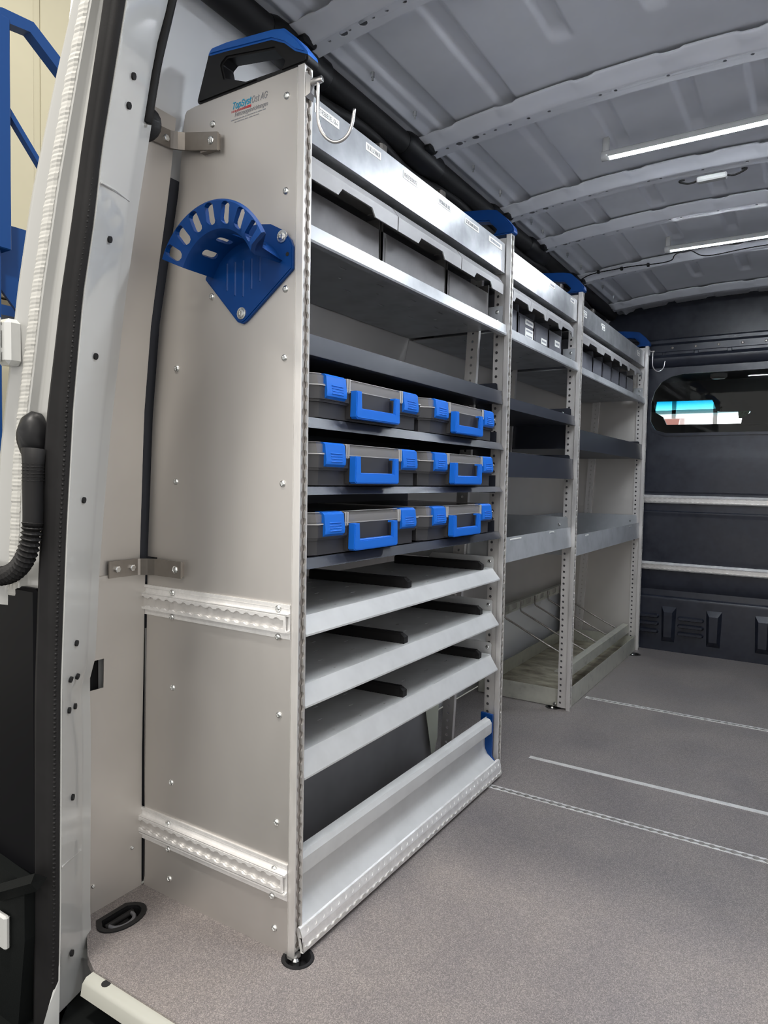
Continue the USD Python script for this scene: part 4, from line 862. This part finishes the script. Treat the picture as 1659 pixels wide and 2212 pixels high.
part(lf, 'top_rail', ext([(.40, 2.73), (.542, 2.788), (.670, 2.802), (.94, 2.62), (.94, 2.55), (.655, 2.755), (.57, 2.742), (.40, 2.66)], 'y', 1.98, 2.03), 'lift_blue')
part(lf, 'brace', ext([(.56, 2.436), (.74, 2.22), (.73, 2.20), (.56, 2.404)], 'y', 1.99, 2.02), 'lift_blue')
pg = part(lf, 'gusset_plate', ext([(.50, 1.97), (.70, 1.975), (.70, 1.55), (.64, 1.62), (.50, 1.78)], 'y', 2.055, 2.07), 'lift_blue')
part(pg, 'bolt', screw_mesh((.592, 2.055, 1.900), -YU, .012), 'screw', 40)
sb_ = single('wooden_crate', cat_([bx(.70, 1.0, 2.6, 2.9, 1.75 + .055 * k, 1.797 + .055 * k, .004) for k in range(4)]), 'brown', 'brown stack of boards beyond the rear corner of the van', 'boards')
part(lf, 'platform', bx(.30, 1.2, 2.5, 3.0, 1.70, 1.748), 'lift_blue')
part(lf, 'platform_leg', bx(.34, .40, 2.55, 2.6, -.65, 1.71), 'lift_blue'); part(lf, 'platform_leg', bx(1.08, 1.14, 2.8, 2.85, -.65, 1.71), 'lift_blue'); part(lf, 'tie', bx(.42, .48, 2.05, 2.55, 1.70, 1.74), 'lift_blue')

# ------------------------------------------------------------------ LED tubes under the roof
def led(X, y0, y1, z, label):
    t = thing('led_tube', label, 'lamp', (X, (y0 + y1) / 2, z))
    r = .013
    hf = [(X + r * math.cos(a), z + r * math.sin(a)) for a in np.linspace(math.pi, 2 * math.pi, 14)]
    part(t, 'tube', ext(hf, 'y', y0, y1), 'led', 30, label='glowing diffuser')
    part(t, 'tube_back', ext([(X + r + .001, z)] + [(X + (r + .001) * math.cos(a), z + r * math.sin(a) + .0004) for a in np.linspace(.1, math.pi - .1, 10)] + [(X - r - .001, z), (X - r - .0015, z - .0092), (X - r - .0007, z - .0092), (X - r - .0002, z + .0003), (X + r + .0002, z + .0003), (X + r + .0007, z - .0092), (X + r + .0015, z - .0092)], 'y', y0, y1), 'white_paint', 30)
    for y in (y0 + .008, y1 - .008):
        part(t, 'end_cap', cyl_between((X, y + .012, z), (X, y - .012, z), .0148, 14), 'white_paint', True)
        part(t, 'clip', bx(X - .008, X + .008, y - .010, y + .010, z + .008, float(roof_z(y)) + .002, .003), 'white_paint')
led(1.175, -.245, -.865, 1.958, 'glowing LED tube under the roof, the one nearer the rear doors')
led(2.180, -.250, -.865, 1.960, 'glowing LED tube under the roof, the one nearer the bulkhead')
led(.170, -.245, -.865, 1.958, 'LED tube just outside the top of the picture')
cx_ = thing('lamp_cable', 'thin dark cable strung along a roof bow to the farther LED tube', 'cable', (2.38, -.1, 1.95))
pts = [(2.37, .205, 1.925), (2.375, .15, 1.955), (2.383, .06, 1.966), (2.383, -.06, 1.970), (2.375, -.16, 1.964), (2.32, -.235, 1.955), (2.235, -.268, 1.953), (2.215, -.30, 1.955), (2.36, -.36, 1.965), (2.375, -.48, 1.972), (2.37, -.62, 1.975), (2.37, -.80, 1.972)]
part(cx_, 'cable', tube(spline(pts, 90), .0025, 6), 'rubber', True)
for y in (.11, .0, -.12): part(cx_, 'cable_tie', bx(2.376, 2.390, y - .006, y + .006, 1.958, 1.974, .002), 'rubber')
cc = thing('cable_connector', 'white box-shaped cable connector under a roof bow', 'connector', (1.48, -.5, 1.945))
part(cc, 'box', bx(1.462, 1.490, -.545, -.455, 1.938, 1.956, .004), 'white_paint')
for s, y in ((1, -.455), (-1, -.545)): part(cc, 'cable_end', tube(spline([(1.476, y, 1.947), (1.474, y + s * .02, 1.942), (1.47, y + s * .04, 1.945), (1.478, y + s * .055, 1.956), (1.488, y + s * .04, 1.962)], 24), .003, 6), 'rubber', True)
